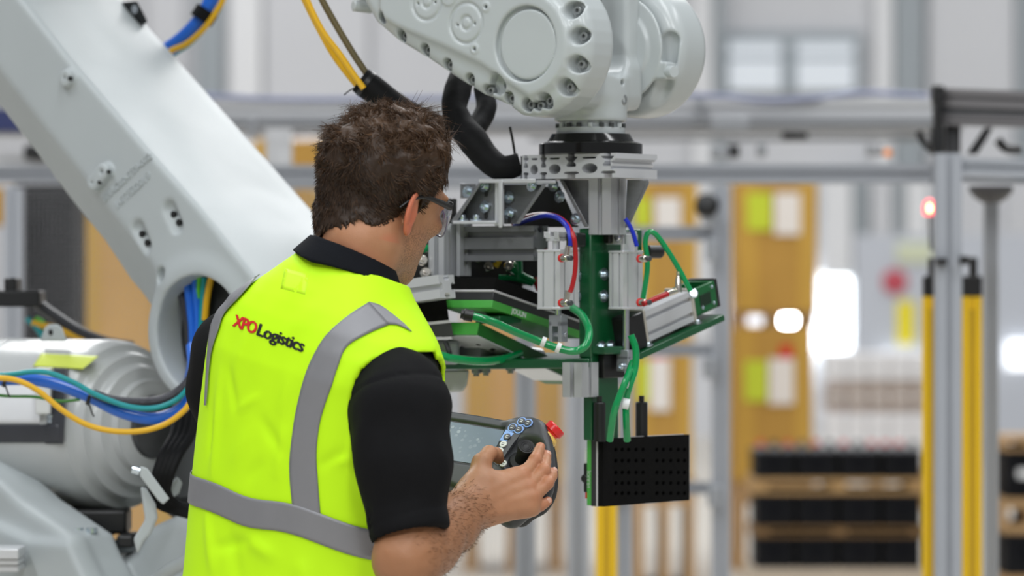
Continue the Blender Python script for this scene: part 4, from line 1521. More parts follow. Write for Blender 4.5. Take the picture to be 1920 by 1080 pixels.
# turn the small oval between slots into holes as well (hollow chambers)
for c_, w_ in ((1002, 12), (1040, 20), (1105, 28)):
    hol.append([(fx(c_ - w_ * .5), fz(295)), (fx(c_ + w_ * .5), fz(295)), (fx(c_ + w_ * .4), fz(298.5)), (fx(c_ - w_ * .4), fz(298.5))])
vs, fs = curve_fill([outl] + hol, L2)
mb = MB(G)
mb.raw([Vector((v.x, bf + L2 / 2 - v.z, v.y)) for v in vs], fs)
plate = mb.build('mounting_profile', M_ALU, grip, smooth=False)
mb = MB(G)
mb.box2((x0 - .012, bf + .012, zb), (x0 - .001, bf + .10, zt - .002))
for k in range(9):
    zz = zb + (zt - zb) * (k + .5) / 9
    mb.box((x0 - .0085, bf + .012, zz), (.003, .0015, .0012))
mb.build('profile_sawn_end', M_BRUSH, plate)

# ---- vertical centre post with two corner gussets
post_c = ga(1139, 380, 0.0)
mb = MB(G)
profile_beam(mb, (post_c.x, 0, ga(1139, 440, 0).z), (post_c.x, 0, zb), .045, .042, up=(0, 1, 0), sw=.009, iw=.016)
post = mb.build('centre_post', M_ALUP, grip, smooth=False)
gus = lambda b0: (lambda x, y, z: G.at(x, y, b0 + z))


def gusset(poly_px, b0, th, name='gusset_plate', m=None):
    mb = MB()
    mb.prism(poly_px, lambda x, y, z: G.W(G.at(x, y, b0 + z)), 0, th)
    return mb.build(name, m or M_BRUSH, grip, bevel=0.001)


gusset([(1049, 337), (1104, 337), (1104, 424), (1096, 426)], -.010, .006)
gusset([(1056, 337), (1049, 337), (1096, 426), (1104, 426)], -.028, .03, 'gusset_flange')
gusset([(1176, 337), (1217, 337), (1214, 346), (1180, 420), (1172, 428)], .012, .006)
gusset([(1214, 337), (1217, 337), (1217, 345), (1180, 424), (1172, 428)], .0, .012, 'gusset_flange')
# milled triangular bracket A with lugs and B behind it
gusset([(846, 414), (858, 418), (928, 416), (928, 341), (902, 340)], -.06, .005, 'corner_bracket')
gusset([(901, 338), (906, 338), (855, 418), (845, 417)], -.088, .034, 'bracket_web')
gusset([(849, 414), (930, 414), (930, 420), (849, 420)], -.09, .04, 'bracket_foot', M_ALU)
gusset([(898, 336), (1004, 335), (1004, 343), (898, 343)], -.09, .05, 'bracket_top_rail', M_ALU)
gusset([(928, 336), (945, 336), (945, 424), (928, 424)], -.075, .03, 'spacer_strip', M_ALU)
gusset([(863, 344), (893, 344), (893, 362), (884, 372), (863, 372)], .02, .03, 'corner_bracket')
gusset([(945, 346), (1021, 346), (967, 420), (945, 420)], -.052, .005, 'corner_bracket')
gusset([(1018, 344), (1026, 344), (974, 420), (966, 420)], -.078, .032, 'bracket_web')
gusset([(935, 336), (942, 336), (942, 427), (935, 427)], -.092, .05, 'bracket_edge', M_ALU)
gusset([(945, 338), (1042, 338), (1042, 344), (945, 344)], -.06, .06, 'bracket_top_rail', M_ALU)
gusset([(1008, 350), (1050, 350), (1085, 426), (960, 426)], .03, .004, 'inner_plate', mat('dark_inner_plate', (0.018, 0.02, 0.02), 0.5, noise=0.3))
for (x, y, b) in ((909, 349, -.062), (909, 388, -.062), (955, 370, -.054), (955, 400, -.054), (998, 348, -.06), (1038, 348, -.01), (1050, 369, .0),
                  (1080, 411, -.012), (877, 360, .018)):
    mb = MB()
    bolt(mb, G.W(ga(x, y, b)), -G.v + Vector((0, 0, .15)), .0058, .008)
    mb.build('bolt', M_ZINC, grip)
for (x, y, b) in ((867, 412, -.075), (893, 412, -.075)):
    mb = MB()
    bolt(mb, G.W(ga(x, y, b)), Vector((0, -.3, 1)), .0058, .009)
    mb.build('bolt', M_ZINC, grip)
for (x, y) in ((911, 363), (911, 404), (955, 412)):
    mb = MB()
    q = G.W(ga(x, y, -.0615))
    mb.box(q, (.003, .001, .005), Matrix((G.u, G.v, G.w)).transposed())
    mb.build('slotted_hole', M_HOLE, grip, bevel=.001)

# ---- horizontal beam and vertical beams on the far end
mb = MB(G)
yb0 = -0.045
p0, p1 = ga(866, 457, yb0), ga(1000, 457, yb0)
profile_beam(mb, (p0.x, yb0 + .02, p0.z), (p1.x, yb0 + .02, p0.z), .04, .058, up=(0, 0, 1), nx=1, ny=2, sw=.010, sd=.011, iw=.016)
mb.build('cross_beam', mat('shaded_beam_aluminium', (.20, .205, .215), .4, .4, noise=.08), grip, smooth=False)  # darker than the other beams: its shade is put into the colour
for (xa, xb, ya, yb, b, wd) in ((806, 842, 421, 516, -.080, .042), (845, 871, 419, 517, -.055, .03)):
    mb = MB(G)
    q0, q1 = ga((xa + xb) / 2 - 6, yb, b), ga((xa + xb) / 2 - 6, ya, b)
    profile_beam(mb, (q0.x, b + .015, q0.z), (q1.x, b + .015, q1.z), (xb - xa) / 895 * .82, .03, up=(0, 1, 0), sw=.009, iw=.014)
    mb.build('upright_beam', M_ALUP, grip, smooth=False)
mb = MB()
profile_beam(mb, P(838, 537, 6.30), P(664, 562, 6.44), .038, .0385, up=(0, 0, 1), sw=.009, iw=.014)
mb.build('outrigger_beam', M_ALU, grip, smooth=False)
# dark valve block and clutter behind them
mb = MB()
mb.box(P(820, 470, 6.62), (.060, .05, .062))
mb.box(P(775, 430, 6.66), (.060, .05, .05))
mb.build('valve_block', M_BLK, grip, bevel=.004)
mb = MB()
for k in range(9):
    mb.box(P(826 + k * 3.6, 389 - (k % 2), 6.60), (.0012, .03, .014))
mb.build('cooling_rib', M_BLK, grip)
mb = MB()
mb.box(P(920, 505, 6.55), (.055, .04, .032))
mb.box(P(975, 480, 6.60), (.035, .04, .05))
mb.build('valve_block', M_BLK, grip, bevel=.004)
for (x, y, d) in ((791, 489, 6.45), (797, 512, 6.45), (760, 505, 6.45), (897, 485, 6.48), (952, 501, 6.48), (968, 498, 6.49), (915, 500, 6.47)):
    MB().lathe(P(x, y, d), (0.2, -1, .2), [(0, .0085), (.008, .0085), (.010, .007), (.010, .003), (.014, .003)], 14).build('air_fitting', M_NICKEL, grip)
MB().tube([P(700, 466, 6.5), P(760, 470, 6.5), P(790, 467, 6.46), P(840, 462, 6.5)], .0065, 10).build('green_air_hose', M_GTUBE, grip)
for (m_, pts, r) in ((M_YELLOW, [(945, 470), (938, 482), (928, 500)], .006), (mat('pale_blue_plastic', (0.05, 0.22, 0.50), .4, noise=.1), [(930, 468), (923, 490)], .008),
                     (M_GTUBE, [(968, 440), (972, 480), (974, 525)], .006), (M_GTUBE, [(960, 505), (985, 520), (1003, 528)], .006), (M_GTUBE, [(935, 520), (965, 522), (1000, 532)], .005),
                     (M_RTUBE, [(968, 428), (990, 432), (1010, 446), (1022, 470)], .0045), (M_RTUBE, [(1010, 545), (1004, 530), (1003, 520)], .004)):
    MB().tube([P(x, y, 6.47) for x, y in pts], r, 8).build('air_hose', m_, grip)
for (m_, x, y) in ((M_GTUBE, 975, 445), (M_YELLOW, 990, 445), (M_BLK, 985, 455), (M_GTUBE, 965, 452)):
    MB().lathe(P(x, y, 6.46), (.2, -1, 0), [(0, .008), (.012, .008), (.014, .005)], 12).build('push_in_fitting', m_, grip)

# ---- green column
a_e = ga(1108, 500, -.02).x
a_l = ga(1085, 500, -.02).x
b_r = G.ata(1205, 500, a_e).y
c_t, c_b = ga(1108, 428, -.02).z, ga(1108, 672, -.02).z
mb = MB(G)
mb.box2((a_l, -.02, c_b), (a_e, b_r, c_t))
col_ = mb.build('column_box', M_DGREEN, grip, bevel=.003, label='dark green painted steel column')
b_n = G.ata(1160, 700, a_e).y
mb = MB(G)
mb.box2((a_l + .008, -.018, ga(1108, 826, -.02).z), (a_e, b_n, c_b + .01))
mb.build('column_blade', M_DGREEN, grip, bevel=.002)
mb = MB(G)
q0 = G.ata(1112, 650, a_e + .002)
q1 = G.ata(1206, 662, a_e + .002)
mb.box2((a_e - .01, q0.y, q1.z), (a_e + .026, q1.y, q0.z))
mb.build('column_shelf', M_DGREEN, grip, bevel=.002)
mb = MB(G)
q0 = G.ata(1125, 664, a_e + .004)
q1 = G.ata(1165, 708, a_e + .004)
mb.box2((a_e, q0.y, q1.z), (a_e + .012, q1.y, q0.z))
mb.build('valve_body', M_BLK, grip, bevel=.002)
for (x, y) in ((1132, 514), (1132, 555), (1128, 651), (1145, 649)):
    q = G.ata(x, y, a_e)
    mb = MB()
    bolt(mb, G.W(q), G.u, .006, .007)
    mb.build('bolt', M_ZINC, grip)
for (x, y) in ((1081, 518), (1081, 556)):
    mb = MB()
    bolt(mb, G.W(ga(x, y, -.022)), -G.v, .006, .007)
    mb.build('bolt', M_ZINC, grip)


# ---- upright air cylinders
def air_cylinder(xl, xm, xr, yt, yb, bfr, nm):
    """front face xl..xm on plane b = bfr, side face xm..xr"""
    l = ga(xl, yt, bfr)
    m_ = ga(xm, yt, bfr)
    bk = G.ata(xr, yt, m_.x).y
    w, d = m_.x - l.x, bk - bfr
    mb = MB(G)
    pts = tslot(w, d, 2, 2, sw=.0035, sd=.004, iw=.0042)
    cx, cy = (l.x + m_.x) / 2, (bfr + bk) / 2
    zT, zB = l.z, ga(xl, yb, bfr).z
    mb.prism(pts, lambda x, y, z: Vector((cx + x, cy + y, z)), zB + .004, zT - .004)
    o = mb.build('cylinder_body', M_ALU, grip, smooth=False)
    for z0_, z1_ in ((zT - .004, zT), (zB, zB + .004)):
        mb = MB(G)
        mb.box2((cx - w / 2 - .001, cy - d / 2 - .001, z0_), (cx + w / 2 + .001, cy + d / 2 + .001, z1_))
        mb.build('end_cap', M_ALU, o, bevel=.001)
    return o, cx, cy, w, d, zT, zB


cylL, cx, cy, w, d, zT, zB = air_cylinder(1008, 1050, 1085, 468, 580, -.085, 'l')
mb = MB(G)
zz = ga(1040, 434, -.08).z
mb.box2((cx - .018, cy - .012, zT + .018), (cx - .008, cy + .010, zz))
mb.box2((cx + .000, cy - .012, zT + .018), (cx + .010, cy + .010, zz))
mb.box2((cx - .018, cy - .010, zT + .014), (cx + .010, cy + .010, zT + .022))
mb.cyl((cx - .004, cy, zT - .002), (cx - .004, cy, zT + .018), .006)
mb.build('top_clevis', M_ALU, grip, bevel=.001)
mb = MB(G)
mb.box2((cx + .012, cy + .004, zT + .004), (cx + .036, cy + .03, zz - .002))
mb.build('pivot_block', M_BLKM, grip, bevel=.003)
mb = MB(G)
mb.cyl((cx, cy, zB), (cx, cy, zB - .02), .005)
mb.build('piston_rod', M_STEEL, grip)
mb = MB(G)
zc0, zc1 = ga(1037, 591, -.06).z, ga(1037, 641, -.06).z
mb.box2((cx - .013, cy - .009, zc0 - .018), (cx + .013, cy + .009, zc0))
mb.box2((cx - .013, cy - .009, zc1), (cx - .006, cy + .009, zc0 - .01))
mb.box2((cx + .006, cy - .009, zc1), (cx + .013, cy + .009, zc0 - .01))
mb.cyl((cx - .017, cy, zc1 + .012), (cx + .017, cy, zc1 + .012), .004, n=10)
mb.build('rod_clevis', mat('grey_zinc', (0.42, 0.44, 0.48), .35, .7, noise=.1), grip, bevel=.001)

cylR, cx, cy, w, d, zT, zB = air_cylinder(1142, 1168, 1205, 470, 580, .01, 'r')
q = G.ata(1168, 500, cx + w / 2)
mb = MB(G)
z1 = ga(1150, 434, .0).z
mb.box2((cx - .026, cy - .020, zT + .010), (cx + .010, cy - .012, z1))
mb.box2((cx - .012, cy + .002, zT - .002), (cx + .016, cy + .010, z1))
mb.box2((cx + .004, cy - .02, zT - .002), (cx + .010, cy + .02, z1 - .004))
mb.build('top_clevis', M_ALU, grip, bevel=.001)
mb = MB(G)
mb.lathe((cx + .0, cy - .02, zT + .022), (0, -1, 0), [(0, .0065), (.005, .0065), (.007, .005)], 14)
mb.build('clevis_pin', M_STEEL, grip)
mb = MB(G)
mb.box((cx - .018, cy - .024, zT + .024), (.006, .006, .012))
mb.build('sensor_block', M_BLK, grip, bevel=.002)
mb = MB(G)
zr = G.ata(1177, 656, cx).z
mb.cyl((cx, cy, zB), (cx, cy, zr - .004), .0055)
mb.build('piston_rod', M_STEEL, grip)
mb = MB(G)
zc1 = G.ata(1177, 696, cx).z
mb.box2((cx - .012, cy - .010, zr - .016), (cx + .012, cy + .012, zr))
mb.box2((cx - .012, cy - .010, zc1), (cx + .012, cy - .003, zr - .01))
mb.box2((cx - .012, cy + .006, zc1 + .004), (cx + .012, cy + .012, zr - .01))
mb.build('rod_clevis', MATS['grey_zinc'], grip, bevel=.001)
mb = MB(G)
bolt(mb, Vector((cx + .0, cy - .010, zc1 + .008)), Vector((0, -1, 0)), .0055, .006, False)
mb.build('bolt', M_ZINC, grip)


# fittings: red ring, nickel elbow, grey plug
def fitting(x, y, dep, up=None):
    p = P(x, y, dep)
    d_ = (G.u * .9 - G.v * .35).normalized()
    MB().lathe(p - d_ * .008, d_, [(0, .0068), (.004, .0068)], 14).build('red_ring', M_RED, grip)
    MB().lathe(p - d_ * .004, d_, [(0, .0056), (.016, .0056), (.017, .0046), (.021, .0046)], 14).build('elbow_fitting', M_NICKEL, grip)
    MB().lathe(p + d_ * .017, d_, [(0, .0045), (.006, .0045), (.007, .0035)], 12).build('grey_plug', mat('grey_plug', (.05, .055, .06), .4, noise=.1), grip)
    if up:
        MB().cyl(p + d_ * .006, p + d_ * .006 + Vector((up[0] * .004, 0, .020)), .0052, .0046, 12).build('elbow_socket', M_NICKEL, grip)


fitting(1057, 484, 6.22, (1, 0))
fitting(1057, 568, 6.22, (1, 0))
fitting(1204, 485, 6.30)
fitting(1204, 567, 6.30)
mb = MB().tube([P(x, y, d) for x, y, d in [(965, 424, 6.42), (990, 412, 6.38), (1020, 404, 6.33), (1045, 408, 6.27), (1063, 425, 6.22), (1069, 445, 6.2), (1070, 461, 6.2)]], .0042, 10)
mb.build('blue_air_hose', M_BTUBE, grip)
MB().tube([P(x, y, d) for x, y, d in [(962, 420, 6.44), (990, 406, 6.4), (1025, 402, 6.34), (1055, 412, 6.26), (1074, 440, 6.2), (1079, 475, 6.2), (1078, 510, 6.2), (1072, 540, 6.2), (1068, 548, 6.2)]], .0040, 10).build('red_air_hose', M_RTUBE, grip)
MB().tube([P(x, y, 6.28) for x, y in [(1172, 410), (1180, 422), (1188, 440), (1194, 462)]], .0036, 8).build('blue_air_hose', M_BTUBE, grip)
MB().tube([P(x, y, 6.33) for x, y in [(1206, 560), (1214, 500), (1210, 455), (1216, 436), (1230, 440), (1252, 470), (1275, 508), (1295, 546)]], .0046, 10).build('green_air_hose', M_GTUBE, grip)
MB().lathe(P(1216, 472, 6.42), (1, .4, 0), [(0, .011), (.022, .011), (.026, .008)], 16).build('black_connector', M_BLK, grip)

# ---- tilted outer cylinder with its wing plate
tl = math.radians(14.5)
bdir = Vector((0, math.cos(tl), math.sin(tl)))
ndir = Vector((0, -math.sin(tl), math.cos(tl)))
a_w = a_e + .030
s0 = G.ata(1213, 645, a_w)
Rt = Matrix((Vector((1, 0, 0)), bdir, ndir)).transposed()
mb = MB(G)
mb.prism(tslot(.050, .052, 1, 2, sw=.007, sd=.006, iw=.010), lambda x, y, z: s0 + Vector((x - .025, 0, 0)) + ndir * (y + .028) + bdir * z, .004, .142)
tc = mb.build('tilted_cylinder_body', M_ALU, grip, smooth=False)
for z0_ in (.0, .142):
    mb = MB(G)
    mb.box(s0 + Vector((-.025, 0, 0)) + ndir * .028 + bdir * (z0_ + .002), (.028, .0028, .030), Rt)
    mb.build('end_cap', mat('sand_cap', (.55, .52, .46), .4, .5, noise=.1), tc, bevel=.001)
mb = MB(G)
mb.box(s0 + Vector((-.022, 0, 0)) + ndir * .026 - bdir * .024, (.026, .022, .030), Rt)
mb.build('black_valve', M_BLK, grip, bevel=.003)
mb = MB(G)
mb.box(s0 + Vector((-.02, 0, 0)) - ndir * .010 + bdir * .085, (.034, .125, .0055), Rt)
wing = mb.build('wing_plate', M_DGREEN, grip, bevel=.001)
for t_ in (.0, .146):
    mb = MB(G)
    q = s0 + Vector((.002, 0, 0)) - ndir * .003 + bdir * t_
    bolt(mb, q, ndir, .005, .006)
    mb.build('bolt', M_ZINC, grip)
# green end bracket: U with open top
mb = MB(G)
bb = s0 + Vector((-.026, 0, 0)) + ndir * .030 + bdir * .150
mb.box(bb + Vector((.024, 0, 0)) + bdir * .032 + ndir * .002, (.003, .032, .022), Rt)
mb.box(bb + Vector((-.024, 0, 0)) + bdir * .032 + ndir * .002, (.003, .032, .022), Rt)
mb.box(bb - ndir * .020 + bdir * .032, (.026, .032, .003), Rt)
mb.box(bb + bdir * .060 + ndir * .002, (.026, .003, .022), Rt)
ub = mb.build('end_bracket', mat('bracket_green', (0.005, 0.11, 0.028), .3, noise=.1), grip, bevel=.001)
mb = MB(G)
mb.box(bb + bdir * .067 + ndir * .002, (.028, .004, .025), Rt)
mb.build('rubber_buffer', M_BLK, ub, bevel=.002)
for (t_, n_) in ((.018, -.012), (.052, .016), (.052, -.012)):
    mb = MB(G)
    bolt(mb, bb + Vector((.027, 0, 0)) + bdir * t_ + ndir * n_, ex(1), .003, .003, False)
    mb.build('bolt', M_ZINC, ub)
mb = MB(G)
mb.box(bb + Vector((.027, 0, 0)) + bdir * .030, (.0012, .016, .010), Rt)
mb.build('bracket_window', mat('deep_green', (0.001, 0.02, 0.006), .4, noise=.1), ub, bevel=.0005)
MB().lathe(P(1272, 548, 6.33), (0, 0, 1), [(0, .006), (.022, .0052), (.024, .004), (.030, .003), (.034, .004)], 14).build('elbow_fitting', M_NICKEL, grip)
MB().cyl(P(1268, 545, 6.33), P(1250, 552, 6.31), .005).build('elbow_fitting', M_NICKEL, grip)
MB().cyl(P(1252, 551, 6.31), P(1206, 570, 6.28), .0045).build('red_air_hose', M_RTUBE, grip)
MB().lathe(P(1300, 551, 6.36), (0, -1, 0.2), [(0, .008), (.006, .008), (.008, .006)], 14).build('bolt', M_ZINC, grip)


# ---- tilted foam pads on the other side
def pad(corner, a_w_, tilt, layers, nm, blen=.245):
    t_ = math.radians(tilt)
    bd = Vector((0, math.cos(t_), -math.sin(t_)))
    nd = Vector((0, math.sin(t_), math.cos(t_)))
    Rp = Matrix((Vector((1, 0, 0)), bd, nd)).transposed()
    obs = []
    for (name, m_, n0, n1, inset) in layers:
        mb = MB(G)
        mb.box(corner + Vector((-a_w_ / 2, 0, 0)) + bd * (blen / 2) + nd * ((n0 + n1) / 2), (a_w_ / 2 - inset, blen / 2 - inset, (n1 - n0) / 2), Rp)
        obs.append(mb.build(name, m_, grip, bevel=min(.001, (n1 - n0) * .3)))
    return obs, bd, nd


M_WLINE = mat('pale_membrane', (0.50, 0.49, 0.50), .5, noise=.05)
M_DPLATE = mat('dark_pad_plate', (0.022, 0.022, 0.024), .45, noise=.2)
cp = ga(926, 545, -.115)
obs, bd, nd = pad(cp, .104, 12.5, [('foam_pad', M_FOAM, .002, .022, 0), ('pad_membrane', M_WLINE, -.002, .002, -.0005), ('pad_plate', M_DPLATE, -.016, -.002, 0), ('pad_body', M_LGREEN, -.029, -.016, -.001)], 'u')
# lettering on the green body's long side
vs, fs = text_geo('JOULIN', .012, 0, .0003, 0, 1.0)
mb = MB(G)
mb.raw([cp + Vector((.0016, 0, 0)) + bd * (.072 + v.x) + nd * (-.0225 + v.y) for v in vs], fs)
mb.build('pad_lettering', M_WHITE, obs[3], smooth=False)
mat('faint_white_print', (.35, .5, .35), .5, noise=.05)
cp2 = ga(899, 605, -.105)
obs2, bd2, nd2 = pad(cp2, .078, 17, [('arm_plate', mat('shaded_plate_green', (0.012, 0.13, 0.016), .4, noise=.1), -.0215, .0, 0)], 'l', .30)  # darker green: the shade of its sides is put into the colour
mb = MB(G)
mb.box(cp2 + Vector((-.039, 0, 0)) + bd2 * .0 + nd2 * -.01075, (.0388, .0012, .0106), Matrix((Vector((1, 0, 0)), bd2, nd2)).transposed())
mb.build('lit_plate_end', M_LGREEN, obs2[0])  # paler sheet standing for the light on the front end
mb = MB(G)
mb.box(cp2 + Vector((-.039, 0, 0)) + bd2 * .135 + nd2 * -.0225, (.040, .134, .001), Matrix((Vector((1, 0, 0)), bd2, nd2)).transposed())
mb.build('underside_plate', M_ALU, obs2[0])
for (aa, tt) in ((-.035, .05), (-.022, .075), (-.030, .082), (-.02, .105)):
    mb = MB(G)
    mb.lathe(cp2 + Vector((aa, 0, 0)) + bd2 * tt + nd2 * -.0236, -nd2, [(-.001, .0042), (.0006, .0042)], 12)
    mb.build('plate_hole', M_HOLE, obs2[0])
mb = MB(G)
mb.box(cp + Vector((-.03, 0, 0)) + bd * .06 + nd * -.036, (.026, .03, .007))
mb.build('pad_hinge', M_DGREEN, grip, bevel=.002)
# far pads seen on edge beyond the operator's shoulder
mb = MB()
zz = lambda x, y, z: P(x, y, 6.36 + z)
mb.prism([(660, 585), (836, 556), (842, 600), (660, 618)], zz, 0, .10)
mb.build('foam_pad', M_FOAM, grip)
mb = MB()
mb.prism([(660, 618), (842, 600), (846, 605), (660, 624)], zz, -.002, .10)
mb.build('pad_membrane', M_WLINE, grip)
mb = MB()
mb.prism([(660, 624), (846, 605), (850, 630), (660, 642)], zz, 0, .10)
mb.build('pad_plate', M_DPLATE, grip)
mb = MB()
mb.prism([(660, 642), (846, 631), (848, 636), (660, 648)], zz, -.004, .10)
mb.build('pad_membrane', M_WLINE, grip)
MB().box(P(795, 660, 6.45), (.06, .05, .020)).build('steel_bracket', mat('dull_steel', (.25, .27, .28), .35, .6, noise=.15), grip, bevel=.006)
mb = MB()
mb.cyl(P(880, 664, 6.44), P(1010, 672, 6.56), .026, .018, 20)
mb.build('vacuum_chamber', MATS['dull_steel'], grip)
mb = MB()
mb.tube([P(836, 642, 6.35), P(842, 658, 6.34), P(845, 674, 6.34)], .0042, 8)
mb.build('cable_tie', M_BLK, grip)
# broad base plate under everything
mb = MB()
bz = P(900, 684, 6.5).z
mb.raw([P(770, 676, 6.50), P(1105, 672, 6.30), P(1108, 660, 6.62), P(800, 664, 6.75),
        P(770, 694, 6.50), P(1105, 690, 6.30), P(1108, 676, 6.62), P(800, 680, 6.75)],
       [(0, 1, 2, 3), (4, 7, 6, 5), (0, 4, 5, 1), (1, 5, 6, 2), (2, 6, 7, 3), (3, 7, 4, 0)])
mb.build('base_plate', M_DGREEN, grip, bevel=.002)
for (x, y) in ((806, 699), (893, 697), (911, 696), (957, 692)):
    MB().lathe(P(x, y - 4, 6.46), (0, 0, -1), [(0, .0085), (.006, .0085), (.007, .005), (.011, .005)], 6).build('hex_bolt', MATS['dull_steel'], grip)
mb = MB()
zz = lambda x, y, z: P(x, y, 6.50 + z)
mb.prism([(740, 696), (880, 693), (876, 722), (868, 735), (740, 738)], zz, 0, .05)
mb.build('sheet_cover', mat('pale_grey_sheet', (.48, .49, .49), .4, noise=.06), grip, bevel=.004)
# stub profile under the plate
mb = MB(G)
q0, q1 = ga(1071, 745, -.055), ga(1071, 680, -.055)
profile_beam(mb, (q0.x, -.03, q0.z), (q1.x, -.03, q1.z), .040, .045, up=(0, 1, 0), sw=.008, iw=.014)
mb.build('stub_profile', M_ALUP, grip, smooth=False)

# green hose loops with white ties
MB().tube([P(x, y, d) for x, y, d in [(884, 592, 6.16), (920, 602, 6.16), (965, 622, 6.18), (1010, 640, 6.2), (1050, 654, 6.2), (1080, 658, 6.2), (1100, 645, 6.2), (1104, 618, 6.22), (1092, 592, 6.26), (1072, 576, 6.3)]], .0066, 12).build('green_air_hose', M_GTUBE, grip)
MB().lathe(P(887, 593, 6.16), P(868, 589, 6.16) - P(887, 593, 6.16), [(0, .0095), (.014, .0095), (.016, .0075), (.020, .0075)], 14).build('black_connector', M_BLK, grip)
for (x, y) in ((1018, 641), (1046, 652)):
    MB().lathe(P(x - 3, y - 1.5, 6.2), (1, 0, -.4), [(0, .0085), (.007, .0085)], 14).build('white_tie', M_WHITE, grip)
MB().tube([P(x, y, d) for x, y, d in [(770, 648, 6.34), (800, 658, 6.34), (850, 672, 6.34), (900, 677, 6.36), (945, 673, 6.4), (975, 662, 6.44)]], .0070, 10).build('green_air_hose', M_GTUBE, grip)
MB().tube([P(x, y, d) for x, y, d in [(1183, 628, 6.25), (1192, 655, 6.25), (1191, 690, 6.25), (1182, 720, 6.24), (1174, 750, 6.24), (1174, 785, 6.24), (1176, 826, 6.26)]], .0058, 10).build('green_air_hose', M_GTUBE, grip)
MB().tube([P(x, y, d) for x, y, d in [(1186, 680, 6.27), (1176, 708, 6.23), (1163, 740, 6.22), (1151, 775, 6.22), (1143, 826, 6.24)]], .0058, 10).build('green_air_hose', M_GTUBE, grip)
for (x, y) in ((1173, 717), (1173, 757)):
    MB().lathe(P(x - 6, y - 1, 6.235), (1, 0, -.2), [(0, .0090), (.011, .0090)], 14).build('white_tie', M_WHITE, grip)

# ---- hanging foam pad, face towards a
ap = ga(1131, 885, .0).x
q = G.ata(1131, 885, ap)
bN = q.y
bFar = G.ata(1293, 880, ap).y
zT_, zB_ = G.ata(1131, 823, ap).z, G.ata(1131, 950, ap).z
hl = []
for cxp in (1155, 1167, 1179, 1193, 1206, 1232, 1244, 1258, 1272, 1284):
    for ryp in (843, 864, 886, 906, 925):
        s_ = G.ata(cxp, ryp, ap)
        hl.append(circ(s_.y, s_.z, .0050, .0037, 10))
vs, fs = curve_fill([[(bN, zB_), (bFar, zB_), (bFar, zT_), (bN, zT_)]] + hl, .011)
mb = MB(G)
mb.raw([Vector((ap - .0055 + v.z, v.x, v.y)) for v in vs], fs)
foam = mb.build('foam_pad', M_FOAM, grip, smooth=False, label='black foam pad with rows of suction holes')
for (name, m_, a0_, a1_, ins) in (('pad_membrane', M_WLINE, -.0145, -.011, -.0006), ('pad_plate', M_DPLATE, -.025, -.0145, 0), ('pad_body', M_LGREEN, -.0345, -.025, .001)):
    mb = MB(G)
    mb.box2((ap + a0_, bN + ins, zB_ + ins), (ap + a1_, bFar - ins, zT_ - ins))
    ob_ = mb.build(name, m_, grip, bevel=.0008)
vs, fs = text_geo('JOULIN', .0085, 0, .0003, 0, 1.0)
mb = MB(G)
mb.raw([Vector((ap - .030 - v.y, bN + .0002, zB_ + .044 - v.x)) for v in vs], fs)
mb.build('pad_lettering', MATS['faint_white_print'], ob_, smooth=False)
mb = MB(G)
mb.box2((ap - .047, bN + .01, zB_ + .05), (ap - .0345, bN + .05, zT_ - .018))
mb.build('valve_cover', M_WHITE, grip, bevel=.002)
mb = MB(G)
mb.box2((ap - .044, bN + .004, zB_ + .022), (ap - .0345, bN + .05, zB_ + .07))
mb.cyl((ap - .040, bN + .02, zB_ + .045), (ap - .040, bN - .0, zB_ + .045), .007)
mb.build('valve_body', M_BLK, grip, bevel=.002)
mb = MB(G)
mb.cyl((ap - .039, bN + .01, zB_ + .026), (ap - .039, bN + .01, zB_ + .012), .0045)
mb.build('red_push_ring', M_RED, grip)
for (x, yt_, pa_) in ((1124, 743, a_e + .0108), (1203, 742, ap - .020)):
    s_ = G.ata(x, yt_, pa_)
    mb = MB(G)
    mb.lathe((pa_, s_.y, zT_ - .004), (0, 0, 1), [(0, .0102), (s_.z - zT_ - .008, .0102), (s_.z - zT_ - .006, .0085), (s_.z - zT_ - .006, .0045), (s_.z - zT_ + .004, .0045)], 20)
    mb.build('guide_pin', M_BLK, grip)
# ------------------------------------------------------------------ operator
rho = math.radians(13)
PF = Frame((0, 0, 0), 38)
NB = P(655, 488, 5.66)                         # base of the neck
Xr = PF.u * math.cos(rho) - PF.w * math.sin(rho)
Zr = PF.w * math.cos(rho) + PF.u * math.sin(rho)
TM = Matrix((Xr, PF.v, Zr)).transposed().to_4x4()
TM.translation = NB
TMi = TM.inverted()
person = thing('person', 'man in black polo shirt and fluorescent vest, back turned, holding a control panel', 'person',
               (NB.x - .12, NB.y + .02, 0))
TW = lambda p: TM @ Vector(p)


def noise3(X, Y, Z, sc, seed):
    """smooth value noise on broadcast grids"""
    r = np.random.default_rng(seed).random((32, 32, 32)).astype(np.float32)
    x, y, z = np.broadcast_arrays(X * sc, Y * sc, Z * sc)
    ix, iy, iz = np.floor(x).astype(int), np.floor(y).astype(int), np.floor(z).astype(int)
    fx_, fy_, fz_ = x - ix, y - iy, z - iz
    fx_, fy_, fz_ = [f * f * (3 - 2 * f) for f in (fx_, fy_, fz_)]
    o = 0
    for a in (0, 1):
        for b in (0, 1):
            for c in (0, 1):
                w = (fx_ if a else 1 - fx_) * (fy_ if b else 1 - fy_) * (fz_ if c else 1 - fz_)
                o = o + w * r[(ix + a) % 32, (iy + b) % 32, (iz + c) % 32]
    return o - 0.5


